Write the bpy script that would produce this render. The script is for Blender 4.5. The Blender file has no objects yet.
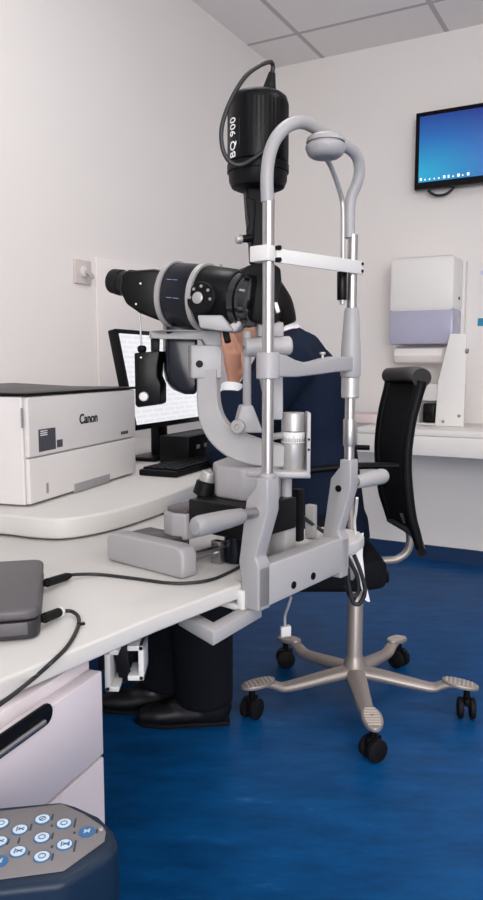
import bpy, bmesh, math, random
from mathutils import Vector, Matrix, Quaternion
random.seed(4)
C = bpy.context.scene.collection
V3 = Vector
PI = math.pi

# ---------------------------------------------------------------- camera model (used to take measurements)
FPX = 735.0
HC = 1.08
PITCH = math.atan(85.0/FPX)
cp, sp = math.cos(PITCH), math.sin(PITCH)
CAMP = V3((0, 0, HC))
def ray(px, py):
    u = (px-241.5)/FPX; v = (450-py)/FPX
    return V3((u, cp+v*sp, v*cp-sp))
def at(px, py, Y):
    d = ray(px, py); return CAMP + d*(Y/d.y)
def atz(px, py, z):
    d = ray(px, py); return CAMP + d*((z-HC)/d.z)
def onpl(px, py, P, n):
    d = ray(px, py); return CAMP + d*((P-CAMP).dot(n)/d.dot(n))
def S(Y): return Y/FPX      # metres per pixel at depth Y

# ---------------------------------------------------------------- materials
def lin(c):
    c = c/255.0
    return c/12.92 if c <= 0.04045 else ((c+0.055)/1.055)**2.4
def col(r, g, b): return (lin(r), lin(g), lin(b), 1)
MATS = {}
def mat(name, rgb, rough=.5, metal=0.0, var=.06, nscale=40, bump=0.0, bscale=300, coat=0.0, alpha=1.0, emit=0.0, trans=0.0, spec=.5):
    if name in MATS: return MATS[name]
    m = bpy.data.materials.new(name); m.use_nodes = True
    nt = m.node_tree; N = nt.nodes; L = nt.links
    b = N['Principled BSDF']
    c = col(*rgb)
    tc = N.new('ShaderNodeTexCoord')
    no = N.new('ShaderNodeTexNoise'); no.inputs['Scale'].default_value = nscale; no.inputs['Detail'].default_value = 3
    L.new(tc.outputs['Object'], no.inputs['Vector'])
    mx = N.new('ShaderNodeMix'); mx.data_type = 'RGBA'
    mx.inputs['A'].default_value = tuple(x*(1-var) for x in c[:3])+(1,)
    mx.inputs['B'].default_value = tuple(min(1, x*(1+var)) for x in c[:3])+(1,)
    L.new(no.outputs['Fac'], mx.inputs['Factor']); L.new(mx.outputs['Result'], b.inputs['Base Color'])
    b.inputs['Roughness'].default_value = rough; b.inputs['Metallic'].default_value = metal
    b.inputs['Specular IOR Level'].default_value = spec
    if coat: b.inputs['Coat Weight'].default_value = coat; b.inputs['Coat Roughness'].default_value = .1
    if alpha < 1: b.inputs['Alpha'].default_value = alpha
    if trans: b.inputs['Transmission Weight'].default_value = trans
    if emit:
        L.new(mx.outputs['Result'], b.inputs['Emission Color']); b.inputs['Emission Strength'].default_value = emit
    if bump:
        n2 = N.new('ShaderNodeTexNoise'); n2.inputs['Scale'].default_value = bscale
        L.new(tc.outputs['Object'], n2.inputs['Vector'])
        bp = N.new('ShaderNodeBump'); bp.inputs['Strength'].default_value = bump; bp.inputs['Distance'].default_value = .002
        L.new(n2.outputs['Fac'], bp.inputs['Height']); L.new(bp.outputs['Normal'], b.inputs['Normal'])
    MATS[name] = m
    return m

M_wall   = mat('wall_paint', (232, 227, 224), .75, var=.02, nscale=3, bump=.08, bscale=220)
M_white  = mat('white_laminate', (193, 190, 187), .5, var=.015, nscale=8)
M_whitep = mat('white_plastic', (208, 206, 204), .5, var=.015, nscale=20)
M_white2 = mat('counter_laminate', (236, 232, 228), .45, var=.015, nscale=8)
M_whiteb = mat('bright_white_plastic', (230, 227, 224), .45, var=.015, nscale=20)
M_cab    = mat('cabinet_white', (208, 199, 203), .5, var=.015, nscale=12)
M_prn    = mat('printer_plastic', (206, 202, 201), .5, var=.015, nscale=20, bump=.03, bscale=900)
M_grey   = mat('grey_enamel', (150, 148, 150), .45, var=.02, nscale=30, bump=.03, bscale=800)
M_greyl  = mat('light_grey_enamel', (160, 158, 159), .45, var=.02, nscale=30)
M_greyd  = mat('grey_plastic', (138, 136, 137), .5, var=.03, nscale=30)
M_chrome = mat('satin_steel', (176, 174, 174), .33, metal=1.0, var=.03, nscale=30)
M_alu    = mat('brushed_aluminium', (172, 170, 169), .42, metal=.55, var=.05, nscale=60)
M_black  = mat('black_enamel', (8, 8, 10), .36, var=.1, nscale=40, spec=.16)
M_blackm = mat('matt_black_plastic', (11, 11, 14), .5, spec=.15, var=.1, nscale=40, bump=.05, bscale=700)
M_navyb  = mat('navy_black_enamel', (7, 11, 24), .26, var=.1, nscale=30, spec=.3)
M_rubber = mat('black_rubber', (12, 12, 14), .7, var=.1, spec=.25)
M_glass  = mat('dark_lens_glass', (10, 11, 14), .06, var=.05, coat=1.0)
M_brown  = mat('dark_brown_plate', (72, 62, 64), .4, var=.08)
M_suit   = mat('navy_suit_wool', (12, 25, 45), .9, var=.14, nscale=60, bump=.25, bscale=500, spec=.2)
M_trous  = mat('charcoal_trousers', (13, 15, 22), .9, var=.15, nscale=60, bump=.2, bscale=500, spec=.2)
M_shirt  = mat('white_shirt', (225, 226, 230), .8, var=.02)
M_skin   = mat('skin', (176, 126, 104), .55, var=.07, nscale=18)
M_hair   = mat('dark_hair', (10, 8, 9), .6, spec=.2, var=.3, nscale=120, bump=.5, bscale=260)
M_shoe   = mat('black_leather', (18, 17, 18), .4, var=.1)
M_mesh   = mat('chair_mesh', (13, 13, 17), .85, spec=.2, var=.15, nscale=200, bump=.4, bscale=350)
M_seat   = mat('chair_upholstery', (13, 14, 19), .9, spec=.2, var=.12, nscale=150, bump=.3, bscale=500)
M_base   = mat('chair_base_alu', (170, 160, 154), .42, metal=.55, var=.05, nscale=25)
M_pedal  = mat('pale_ribbed_plastic', (196, 186, 178), .55, var=.04)
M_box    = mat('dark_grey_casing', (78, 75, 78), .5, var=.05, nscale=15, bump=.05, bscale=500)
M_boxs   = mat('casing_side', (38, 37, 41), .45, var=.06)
M_cable  = mat('black_cable', (24, 24, 27), .5, var=.1)
M_kbody  = mat('dark_blue_housing', (14, 32, 52), .45, spec=.25, var=.06, nscale=15)
M_kface  = mat('grey_keypad_foil', (112, 108, 110), .6, spec=.3, var=.04, nscale=30)
M_btn    = mat('white_button_print', (184, 198, 208), .5, var=.02)
M_btnb   = mat('blue_button_print', (36, 92, 140), .4, var=.04)
M_ink    = mat('dark_print', (46, 48, 54), .5, var=.05)
M_inkb   = mat('black_print', (24, 24, 28), .5, var=.05)
M_inkw   = mat('white_print', (232, 232, 236), .5, var=.01)
M_bez    = mat('screen_bezel', (11, 11, 14), .35, var=.08, spec=.15)
M_lav    = mat('smoky_lavender_plastic', (186, 184, 208), .25, var=.03, alpha=.82)
M_tissue = mat('paper_towel', (236, 228, 225), .9, var=.02, bump=.2, bscale=120)
M_paper  = mat('white_paper', (228, 226, 226), .85, var=.02)
M_teal   = mat('blue_print', (40, 132, 172), .6, var=.03)
M_pink   = mat('pale_pink_paper', (222, 205, 205), .7, var=.02)
M_labelg = mat('dark_label_print', (64, 66, 74), .5, var=.5, nscale=160)
M_board  = mat('pale_wall_board', (229, 222, 220), .6, var=.01, nscale=5)
M_clear  = mat('clear_plastic', (215, 218, 226), .15, var=.02, alpha=.55)

def floor_mat():
    m = bpy.data.materials.new('blue_vinyl'); m.use_nodes = True
    nt = m.node_tree; N = nt.nodes; L = nt.links; b = N['Principled BSDF']
    tc = N.new('ShaderNodeTexCoord')
    n1 = N.new('ShaderNodeTexNoise'); n1.inputs['Scale'].default_value = 5; n1.inputs['Detail'].default_value = 9; n1.inputs['Roughness'].default_value = .7
    mp = N.new('ShaderNodeMapping'); mp.inputs['Scale'].default_value = (1, 3.2, 1); mp.inputs['Rotation'].default_value = (0, 0, .9)
    L.new(tc.outputs['Object'], mp.inputs['Vector']); L.new(mp.outputs['Vector'], n1.inputs['Vector'])
    cr = N.new('ShaderNodeValToRGB'); e = cr.color_ramp.elements
    e[0].position = .28; e[0].color = col(5, 55, 101); e[1].position = .62; e[1].color = col(9, 80, 137)
    x = e.new(.85); x.color = col(74, 128, 170)
    L.new(n1.outputs['Fac'], cr.inputs['Fac'])
    n2 = N.new('ShaderNodeTexNoise'); n2.inputs['Scale'].default_value = 34; n2.inputs['Detail'].default_value = 6
    L.new(mp.outputs['Vector'], n2.inputs['Vector'])
    c2 = N.new('ShaderNodeValToRGB'); e = c2.color_ramp.elements
    e[0].position = .7; e[0].color = (0, 0, 0, 1); e[1].position = .82; e[1].color = (1, 1, 1, 1)
    L.new(n2.outputs['Fac'], c2.inputs['Fac'])
    mx = N.new('ShaderNodeMix'); mx.data_type = 'RGBA'
    mu = N.new('ShaderNodeMath'); mu.operation = 'MULTIPLY'; mu.inputs[1].default_value = .35
    L.new(c2.outputs['Color'], mu.inputs[0]); L.new(mu.outputs[0], mx.inputs['Factor'])
    L.new(cr.outputs['Color'], mx.inputs['A']); mx.inputs['B'].default_value = col(96, 146, 182)
    L.new(mx.outputs['Result'], b.inputs['Base Color'])
    b.inputs['Roughness'].default_value = .42; b.inputs['Specular IOR Level'].default_value = .16
    return m

def ceiling_mat(a0, b0, T):
    m = bpy.data.materials.new('ceiling_tiles'); m.use_nodes = True
    nt = m.node_tree; N = nt.nodes; L = nt.links; b = N['Principled BSDF']
    tc = N.new('ShaderNodeTexCoord'); sx = N.new('ShaderNodeSeparateXYZ'); L.new(tc.outputs['Object'], sx.inputs[0])
    def math_(op, a, v):
        n = N.new('ShaderNodeMath'); n.operation = op
        if hasattr(a, 'links'): L.new(a, n.inputs[0])
        else: n.inputs[0].default_value = a
        if v is not None:
            if hasattr(v, 'links'): L.new(v, n.inputs[1])
            else: n.inputs[1].default_value = v
        return n.outputs[0]
    def line(o, off):
        s = math_('SUBTRACT', o, off-T*50); s = math_('DIVIDE', s, T); f = math_('FRACT', s, None)
        d = math_('SUBTRACT', f, .5); d = math_('ABSOLUTE', d, None)
        return math_('GREATER_THAN', d, .5-.0125/T)
    g = math_('MAXIMUM', line(sx.outputs['X'], a0), line(sx.outputs['Y'], b0))
    no = N.new('ShaderNodeTexNoise'); no.inputs['Scale'].default_value = 60; no.inputs['Detail'].default_value = 6
    L.new(tc.outputs['Object'], no.inputs['Vector'])
    mx0 = N.new('ShaderNodeMix'); mx0.data_type = 'RGBA'; mx0.inputs['A'].default_value = col(232, 227, 225); mx0.inputs['B'].default_value = col(242, 237, 235)
    L.new(no.outputs['Fac'], mx0.inputs['Factor'])
    mx = N.new('ShaderNodeMix'); mx.data_type = 'RGBA'; L.new(g, mx.inputs['Factor'])
    L.new(mx0.outputs['Result'], mx.inputs['A']); mx.inputs['B'].default_value = col(190, 184, 184)
    L.new(mx.outputs['Result'], b.inputs['Base Color']); b.inputs['Roughness'].default_value = .9
    return m

# ---------------------------------------------------------------- mesh builder
def frame(d):
    d = d.normalized()
    up = V3((0, 0, 1)) if abs(d.z) < .95 else V3((1, 0, 0))
    x = up.cross(d).normalized(); y = d.cross(x).normalized()
    return x, y, d
class MB:
    def __init__(s): s.bm = bmesh.new()
    def _bev(s, faces, w, seg):
        if w <= 0: return
        ed = set()
        for f in faces: ed.update(f.edges)
        ed = [e for e in ed if e.is_valid and len(e.link_faces) == 2 and e.calc_face_angle(0) > .5]
        bmesh.ops.bevel(s.bm, geom=ed, offset=w, segments=seg, affect='EDGES', profile=.5)
    def hexa(s, b4, t4, bev=0, seg=2):
        vb = [s.bm.verts.new(p) for p in b4]; vt = [s.bm.verts.new(p) for p in t4]
        n = len(vb)
        fs = [s.bm.faces.new(list(reversed(vb))), s.bm.faces.new(vt)]
        for i in range(n):
            j = (i+1) % n; fs.append(s.bm.faces.new([vb[i], vb[j], vt[j], vt[i]]))
        bmesh.ops.recalc_face_normals(s.bm, faces=fs)
        s._bev(fs, bev, seg); return s
    def prism(s, pts, vec, bev=0, seg=2):
        vec = V3(vec); pts = [V3(p) for p in pts]
        return s.hexa(pts, [p+vec for p in pts], bev, seg)
    def box(s, c, size, X=(1, 0, 0), Y=(0, 1, 0), Z=(0, 0, 1), bev=0, seg=2):
        c = V3(c); X = V3(X)*size[0]/2; Y = V3(Y)*size[1]/2; Z = V3(Z)*size[2]/2
        b = [c-X-Y-Z, c+X-Y-Z, c+X+Y-Z, c-X+Y-Z]
        return s.hexa(b, [p+2*Z for p in b], bev, seg)
    def lathe(s, p, d, prof, n=32, sx=1, sy=1):
        x, y, d = frame(V3(d)); p = V3(p); rings = []
        for (t, r) in prof:
            if r <= 1e-6: rings.append([s.bm.verts.new(p+d*t)])
            else: rings.append([s.bm.verts.new(p+d*t+x*(r*sx*math.cos(2*PI*i/n))+y*(r*sy*math.sin(2*PI*i/n))) for i in range(n)])
        fs = []
        for a, b in zip(rings[:-1], rings[1:]):
            for i in range(n):
                j = (i+1) % n
                if len(a) == 1 and len(b) == 1: continue
                if len(a) == 1: f = [a[0], b[j], b[i]]
                elif len(b) == 1: f = [a[i], a[j], b[0]]
                else: f = [a[i], a[j], b[j], b[i]]
                fs.append(s.bm.faces.new(f))
        if len(rings[0]) > 1: fs.append(s.bm.faces.new(list(reversed(rings[0]))))
        if len(rings[-1]) > 1: fs.append(s.bm.faces.new(rings[-1]))
        bmesh.ops.recalc_face_normals(s.bm, faces=fs)
        return s
    def cyl(s, p, q, r, r2=None, bev=.0, n=28):
        p = V3(p); q = V3(q); L_ = (q-p).length; r2 = r if r2 is None else r2
        if bev: pr = [(0, max(r-bev, 1e-4)), (bev*.3, r-bev*.3), (bev, r), (L_-bev, r2), (L_-bev*.3, r2-bev*.3), (L_, max(r2-bev, 1e-4))]
        else: pr = [(0, r), (L_, r2)]
        return s.lathe(p, q-p, pr, n)
    def tube(s, pts, r, n=14, sub=6, smooth=True, sx=1, sy=1, caps=True, up=None):
        pts = [V3(p) for p in pts]
        rs = r if isinstance(r, (list, tuple)) else [r]*len(pts)
        if smooth and len(pts) > 2:
            P = []; R = []
            for i in range(len(pts)-1):
                p0 = pts[max(i-1, 0)]; p1 = pts[i]; p2 = pts[i+1]; p3 = pts[min(i+2, len(pts)-1)]
                for k in range(sub):
                    t = k/sub
                    P.append(.5*((2*p1)+(p2-p0)*t+(2*p0-5*p1+4*p2-p3)*t*t+(3*p1-p0-3*p2+p3)*t**3)); R.append(rs[i]*(1-t)+rs[i+1]*t)
            P.append(pts[-1]); R.append(rs[-1])
        else: P, R = pts, rs
        rings = []; x = None
        for i, p in enumerate(P):
            d = (P[min(i+1, len(P)-1)]-P[max(i-1, 0)]).normalized()
            if up is not None:
                x = V3(up).cross(d).normalized()
            elif x is None: x = frame(d)[0]
            else: x = (x-d*x.dot(d)).normalized()
            y = d.cross(x)
            rings.append([s.bm.verts.new(p+x*(R[i]*sx*math.cos(2*PI*k/n))+y*(R[i]*sy*math.sin(2*PI*k/n))) for k in range(n)])
        fs = []
        for a, b in zip(rings[:-1], rings[1:]):
            for i in range(n):
                j = (i+1) % n; fs.append(s.bm.faces.new([a[i], a[j], b[j], b[i]]))
        if caps: fs.append(s.bm.faces.new(list(reversed(rings[0])))); fs.append(s.bm.faces.new(rings[-1]))
        bmesh.ops.recalc_face_normals(s.bm, faces=fs)
        return s
    def ell(s, c, rx, ry, rz, X=(1, 0, 0), Y=(0, 1, 0), Z=(0, 0, 1), n=20):
        mt = Matrix.Identity(4)
        for i, (a, k) in enumerate(((X, rx), (Y, ry), (Z, rz))):
            for j in range(3): mt[j][i] = V3(a)[j]*k
            mt[i][3] = V3(c)[i]
        bmesh.ops.create_uvsphere(s.bm, u_segments=n, v_segments=max(8, n//2+2), radius=1, matrix=mt)
        return s
    def build(s, name, m, parent=None, smooth=True, ang=40, origin=None):
        me = bpy.data.meshes.new(name)
        root = parent
        if root is not None:
            Mx = Matrix.Identity(4)
            while root is not None:
                Mx = root.matrix_basis @ Mx; root = root.parent
            s.bm.transform(Mx.inverted())
        elif origin is not None:
            s.bm.transform(Matrix.Translation(-V3(origin)))
        s.bm.to_mesh(me); s.bm.free()
        me.materials.append(m)
        if smooth:
            for p in me.polygons: p.use_smooth = True
            me.set_sharp_from_angle(angle=math.radians(ang))
        o = bpy.data.objects.new(name, me); C.objects.link(o)
        if parent is not None: o.parent = parent
        elif origin is not None: o.location = V3(origin)
        return o
def thing(name, label, cat, loc, group=None):
    o = bpy.data.objects.new(name, None); C.objects.link(o); o.location = V3(loc); o.empty_display_size = .05
    o['label'] = label; o['category'] = cat
    if group: o['group'] = group
    return o
def tag(o, label, cat, group=None, kind=None):
    o['label'] = label; o['category'] = cat
    if group: o['group'] = group
    if kind: o['kind'] = kind
    return o
def struct(o): o['kind'] = 'structure'; return o
def lab(o, label): o['label'] = label; return o

def text_bm(txt, size, pos, X, Y, nrm, thick=.0006, bold=0.0, align='CENTER', spacing=1.0, wrap=None):
    """real letters, a fraction of a millimetre thick, in the plane X,Y at pos"""
    cu = bpy.data.curves.new('t', 'FONT'); cu.body = txt; cu.size = size; cu.align_x = align; cu.align_y = 'CENTER'
    cu.extrude = thick/2; cu.offset = bold; cu.space_character = spacing
    o = bpy.data.objects.new('t', cu); C.objects.link(o)
    dg = bpy.context.evaluated_depsgraph_get()
    me = bpy.data.meshes.new_from_object(o.evaluated_get(dg))
    mb = MB(); mb.bm.from_mesh(me)
    bpy.data.objects.remove(o); bpy.data.curves.remove(cu); bpy.data.meshes.remove(me)
    X = V3(X).normalized(); Y = V3(Y).normalized(); nrm = V3(nrm).normalized(); pos = V3(pos)
    for v in mb.bm.verts:
        a, b_, c_ = v.co
        v.co = wrap(a, b_, c_) if wrap else pos+X*a+Y*b_+nrm*c_
    return mb

# ---------------------------------------------------------------- room
AW = math.radians(28.5)
W = V3((math.sin(AW), math.cos(AW), 0))          # along the left wall, away from the camera
R = V3((math.cos(AW), -math.sin(AW), 0))         # along the right-hand (far) wall, to the right
Z = V3((0, 0, 1))
base = atz(430, 545, .08)
t_ = None
# the corner lies on the far wall at pixel column 275
d = ray(275, 200); cx = d.x/d.y
k_ = (cx*base.y-base.x)/(R.x-cx*R.y)
CORNER = V3((base.x+R.x*k_, base.y+R.y*k_, 0))
dd = ray(275, 68); CEIL = HC+dd.z*(CORNER.y/dd.y)
def room(a, b, z=0.0): return CORNER+R*a-W*b+Z*z         # a: along far wall, b: out of it, into the room
RA, RB = 4.3, 5.8
def onr(px, py, off=0.0): return onpl(px, py, CORNER-W*off, W)     # far wall
def onl(px, py, off=0.0): return onpl(px, py, CORNER+R*off, R)     # left wall
def slab(name, a0, a1, b0, b1, z0, z1, m):
    mb = MB(); mb.prism([room(a0, b0, z0), room(a1, b0, z0), room(a1, b1, z0), room(a0, b1, z0)], (0, 0, z1-z0))
    return struct(mb.build(name, m, smooth=False))
slab('floor', -.1, RA+.1, -.1, RB+.1, -.1, 0, floor_mat())
slab('wall_left', -.1, 0, -.1, RB+.1, 0, CEIL, M_wall)
slab('wall_back', 0, RA, -.1, 0, 0, CEIL, M_wall)
slab('wall_right', RA, RA+.1, -.1, RB+.1, 0, CEIL, M_wall)
slab('wall_front', 0, RA, RB, RB+.1, 0, CEIL, M_wall)
# ceiling with tile grid in its own room axes
p1 = atz(322, 57, CEIL); p2 = atz(300, 33, CEIL)
def toab(p): q = p-CORNER; return q.dot(R), -q.dot(W)
a_l = toab(p1)[0]; b_l = toab(p2)[1]; a_2 = toab(atz(447, 32, CEIL))[0]
TILE = a_2-a_l
print('CEIL', CEIL, 'corner', CORNER, 'a_l', a_l, 'b_l', b_l, 'tile', TILE, 'cam ab', toab(V3((0, 0, 0))))
mb = MB(); mb.box((RA/2, RB/2, .05), (RA+.2, RB+.2, .1))
ce = mb.build('ceiling', ceiling_mat(a_l, b_l, TILE), smooth=False)
ce.matrix_world = Matrix(((R.x, -W.x, 0, CORNER.x), (R.y, -W.y, 0, CORNER.y), (0, 0, 1, CEIL), (0, 0, 0, 1)))
if ce.matrix_world.determinant() < 0:
    ce.matrix_world = Matrix(((R.x, -W.x, 0, CORNER.x), (R.y, -W.y, 0, CORNER.y), (0, 0, -1, CEIL+.1), (0, 0, 0, 1)))
struct(ce)
M_skirt = mat('navy_vinyl_skirting', (14, 48, 86), .5, var=.06)
slab('baseboard_back', 0, RA, 0, .012, 0, .08, M_skirt)
slab('baseboard_left', 0, .012, .012, RB, 0, .08, M_skirt)

# ---------------------------------------------------------------- instrument frame (u along the chin-rest frame, v towards the operator)
AI = math.radians(40)
U = V3((math.sin(AI), math.cos(AI), 0)); Vv = V3((-math.cos(AI), math.sin(AI), 0))
Y0 = 1.10
_d = ray(268, 365); O = V3((_d.x/_d.y*Y0, Y0, 0))
SP = .232
def I(u, v, z=0.0): return O+U*u+Vv*v+Z*z
OR = I(SP, 0)
def zat(py, P):          # height on the vertical through P seen at image row py
    d = ray(241.5, py); return HC+d.z*(P.y/d.y)
ZD = .74
# ---------------------------------------------------------------- slit-lamp table
desk = thing('instrument_table', 'white table carrying the slit lamp, front edge running across the lower left', 'table', (-.4, 1.2, 0))
poly = [I(-.85, -.02), I(-.44, .016), I(-.2, .036), I(0, .043), I(.35, .05), I(.395, .062), I(.425, .09), I(.432, .125), I(.42, .17), I(.36, .2), I(.33, .25), I(.32, .36),
        V3((-.15, 1.66, 0)), V3((-.95, 1.6, 0)), V3((-1.0, .75, 0))]
mb = MB(); mb.prism([p+Z*(ZD-.024) for p in poly], (0, 0, .024), bev=.004, seg=3)
mb.build('tabletop', M_white, desk)
# undercarriage of the table: a column and foot set back beneath the top
mb = MB(); mb.box((-.55, 1.33, .36), (.09, .07, .70), bev=.006); mb.build('leg', M_greyl, desk)
mb = MB(); mb.box((-.88, 1.42, .36), (.09, .07, .70), bev=.006); mb.build('leg', M_greyl, desk)
# grey angle bracket below the front edge
bp_ = [atz(178, 614, .70), atz(213, 634, .70), atz(262, 606, .70), atz(226, 592, .70)]
mb = MB()
def edge_bar(mb, p, q, w, h, z0, inward):
    d = (q-p).normalized(); n = V3((-d.y, d.x, 0))*inward
    mb.prism([V3((p.x, p.y, z0)), V3((q.x, q.y, z0)), V3((q.x, q.y, z0))+n*w, V3((p.x, p.y, z0))+n*w], (0, 0, h), bev=.002)
e1_ = (bp_[1]-bp_[0]).normalized(); e2_ = (bp_[2]-bp_[1]).normalized(); w_ = .026
n1_ = V3((-e1_.y, e1_.x, 0)); n2_ = V3((-e2_.y, e2_.x, 0))
inn = bp_[1]+e2_*w_-e1_*w_
Lp = [bp_[0], bp_[1], bp_[2], bp_[2]-e1_*w_, inn, bp_[0]+e2_*w_]
mb.prism([V3((p.x, p.y, .682)) for p in Lp], Z*.020, bev=.0015)
mb.box(V3((bp_[0].x+.01, bp_[0].y+.012, .709)), (.02, .02, .0135)); mb.box(V3((bp_[2].x-.03, bp_[2].y-.005, .709)), (.02, .02, .0135))
br = mb.build('support_bracket', M_greyl, desk); lab(br, 'grey angle bracket below the table edge')
cl = I(-.02, .0)
mb = MB()
c0 = at(243, 600, 1.115)
mb.box(c0, (.016, .012, .034), U, Vv, bev=.002); mb.box(c0+Vv*.025-Z*.012, (.016, .05, .010), U, Vv, bev=.002)
mb.build('clip', M_whitep, desk)

# ---------------------------------------------------------------- drawer cabinet under the table
E = atz(103, 657, .712)
AD = math.radians(22); D = V3((math.sin(AD), math.cos(AD), 0)); DN = V3((D.y, -D.x, 0))   # DN: out of the drawer fronts
cab = thing('drawer_cabinet', 'white drawer pedestal with black slot handles under the table at left', 'cabinet', (E.x, E.y, 0))
cw = .52; cd = .42
def cabp(s_, n_, z_): return V3((E.x, E.y, 0))-D*s_+DN*n_+Z*z_
mb = MB(); mb.prism([cabp(0, -.02, .03), cabp(cw, -.02, .03), cabp(cw, -cd, .03), cabp(0, -cd, .03)], (0, 0, .68), bev=.003)
mb.build('body', M_cab, cab)
def oncab(px, py): return onpl(px, py, cabp(0, 0, 0), DN)
z_a = zat(670, E); z_b = zat(754, E)
print('drawer z', z_a, z_b, 'E', E)
zs = [(z_b+.002, z_a), (.40, z_b-.002), (.05, .396)]
zs = [(z_b+.002, z_a), (z_b-.30, z_b-.002), (.05, z_b-.304)]
h1 = oncab(26, 729)
hz_off = z_a-h1.z; 
for i, (z0, z1) in enumerate(zs):
    mb = MB(); mb.prism([cabp(.003, -.0195, z0), cabp(cw-.003, -.0195, z0), cabp(cw-.003, 0, z0), cabp(.003, 0, z0)], (0, 0, z1-z0), bev=.002)
    dr = mb.build('drawer', M_cab, cab)
    e1 = (oncab(50, 712)-cabp(0, 0, 0)); s1 = -e1.dot(D)
    zc = h1.z+.003 if i == 0 else z1-.028
    if i: s1 = .095; zc = z1-.034
    # rounded slot: black recess insert with a steel rim
    def stadium(s0, s2, zc, h, n_, k=8):
        r = h/2; pts = []
        for j in range(k+1):
            a = PI/2+PI*j/k; pts.append(cabp(s0+r-(-math.cos(a))*r*-1*-1 if False else s0+r+math.cos(a)*r, n_, zc+math.sin(a)*r))
        for j in range(k+1):
            a = -PI/2+PI*j/k; pts.append(cabp(s2-r+math.cos(a)*r, n_, zc+math.sin(a)*r))
        return pts
    mb = MB(); mb.prism(stadium(s1, s1+.26, zc, .025, 0.0005), DN*.004, bev=.0012); hd = mb.build('handle', M_black, dr)
    mb = MB(); mb.tube([cabp(s1+.018, .006, zc-.005), cabp(s1+.24, .006, zc-.005)], .003, smooth=False); mb.build('handle_lip', M_chrome, hd)

# white C-shaped brackets and black strap beside the drawers
bk = at(122, 668, 1.04)
cb = thing('cable_bracket', 'white C-shaped bracket pair with black strap hanging under table beside drawers', 'bracket', (bk.x, bk.y, .60))
def cchan(mb, px0, px1, y0, y1, Y, flip):
    a = at(px0, y0, Y); b_ = at(px1, y1, Y); w = abs(b_.x-a.x); h = abs(a.z-b_.z); t = .008; dep = .05
    x0, x1 = min(a.x, b_.x), max(a.x, b_.x); z0, z1 = min(a.z, b_.z), max(a.z, b_.z)
    mb.box(((x0+x1)/2, Y+dep/2, z0+t/2), (w, dep, t), bev=.0015)
    xs = x0+t/2 if not flip else x1-t/2
    mb.box((xs, Y+dep/2, (z0+z1)/2), (t, dep, h), bev=.0015)
    mb.box(((x0+x1)/2, Y+dep/2, z1-t/2), (w, dep, t), bev=.0015)
mb = MB(); cchan(mb, 104, 119, 650, 692, 1.0, False); mb.build('channel', M_whitep, cb)
mb = MB(); cchan(mb, 127, 144, 646, 681, 1.02, True); mb.build('channel', M_whitep, cb)
pa = at(110, 648, 1.01); pb = at(127, 692, 1.01)
mb = MB(); mb.prism([at(112, 650, 1.03), at(127, 645, 1.03), at(131, 680, 1.03), at(121, 686, 1.03)], (0, .006, 0), bev=.001); mb.build('strap', M_blackm, cb)
mb = MB(); mb.box(((pa.x+pb.x)/2, 1.05, .711), (.05, .06, .008)); mb.build('mounting_plate', M_whitep, cb)

# ---------------------------------------------------------------- printer desk
ZP = .785
pd = thing('printer_desk', 'white curved worktop against the left wall, carrying the printer and computer', 'desk', (-.7, 2.0, 0))
front = [(-60, 511), (0, 514), (35, 517.5), (65, 518), (98, 513.5), (130, 506), (165, 495), (196, 483), (209, 474), (214, 464), (213, 456)]
fp = [atz(x, y, ZP) for x, y in front]
# smooth the curve
def crom(P, sub=5):
    out = []
    for i in range(len(P)-1):
        p0 = P[max(i-1, 0)]; p1 = P[i]; p2 = P[i+1]; p3 = P[min(i+2, len(P)-1)]
        for k in range(sub):
            t = k/sub; out.append(.5*((2*p1)+(p2-p0)*t+(2*p0-5*p1+4*p2-p3)*t*t+(3*p1-p0-3*p2+p3)*t**3))
    out.append(P[-1]); return out
def wallx(a_off, b): return room(a_off, b)
fpc = crom(fp)
print('printer desk end', fp[-1], 'start', fp[0])
b_end = toab(fp[-1])[1]-.35; b_st = toab(fp[0])[1]+.1
pl = fpc+[room(.45, b_end-.05, ZP), room(.02, b_end-.05, ZP), room(.02, b_st, ZP), V3((fp[0].x-.1, fp[0].y-.02, ZP))]
mb = MB(); mb.prism([V3((p.x, p.y, ZP-.042)) for p in pl], (0, 0, .042), bev=.006, seg=3); mb.build('worktop', M_white, pd)
for (a, b) in ((.06, b_end), (.06, b_st-.15)):
    mb = MB(); mb.box(room(a, b, .371), (.06, .06, .742), R, W, bev=.004); mb.build('leg', M_greyl, pd)

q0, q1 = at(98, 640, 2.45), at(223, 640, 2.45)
mb = MB(); mb.box(((q0.x+q1.x)/2, 2.45, .385), (q1.x-q0.x, .018, .71), bev=.002); lab(mb.build('shade_panel', mat('under_desk_shade', (26, 30, 40), .6), pd), 'added dark panel standing for the shade below the worktop')  # dark sheet added in place of the deep shade under the worktop
# ---------------------------------------------------------------- printer
Pf = atz(30, 508, ZP); Pr = atz(137, 474, ZP)
pdv = (Pr-Pf); PWid = pdv.length; PX = pdv.normalized(); PN = V3((PX.y, -PX.x, 0))
print('printer', Pf, Pr, PWid, 'angle', math.degrees(math.atan2(PX.x, PX.y)))
PHt = zat(391, Pf)-ZP
PD_ = .36
prn = thing('printer', 'boxy white laser printer on the curved worktop', 'printer', (Pf.x, Pf.y, ZP))
def pp(s_, n_, z_): return V3((Pf.x, Pf.y, ZP))+PX*s_+PN*n_+Z*z_
def pbox(mb, s0, s1, n0, n1, z0, z1, bev=.004):
    mb.hexa([pp(s0, n0, z0), pp(s1, n0, z0), pp(s1, n1, z0), pp(s0, n1, z0)], [pp(s0, n0, z1), pp(s1, n0, z1), pp(s1, n1, z1), pp(s0, n1, z1)], bev, 3)
zsplit = zat(459, Pf)-ZP
mb = MB(); pbox(mb, 0, PWid, -PD_, -.012, .004, PHt-.012); body = mb.build('body', M_prn, prn)
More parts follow.
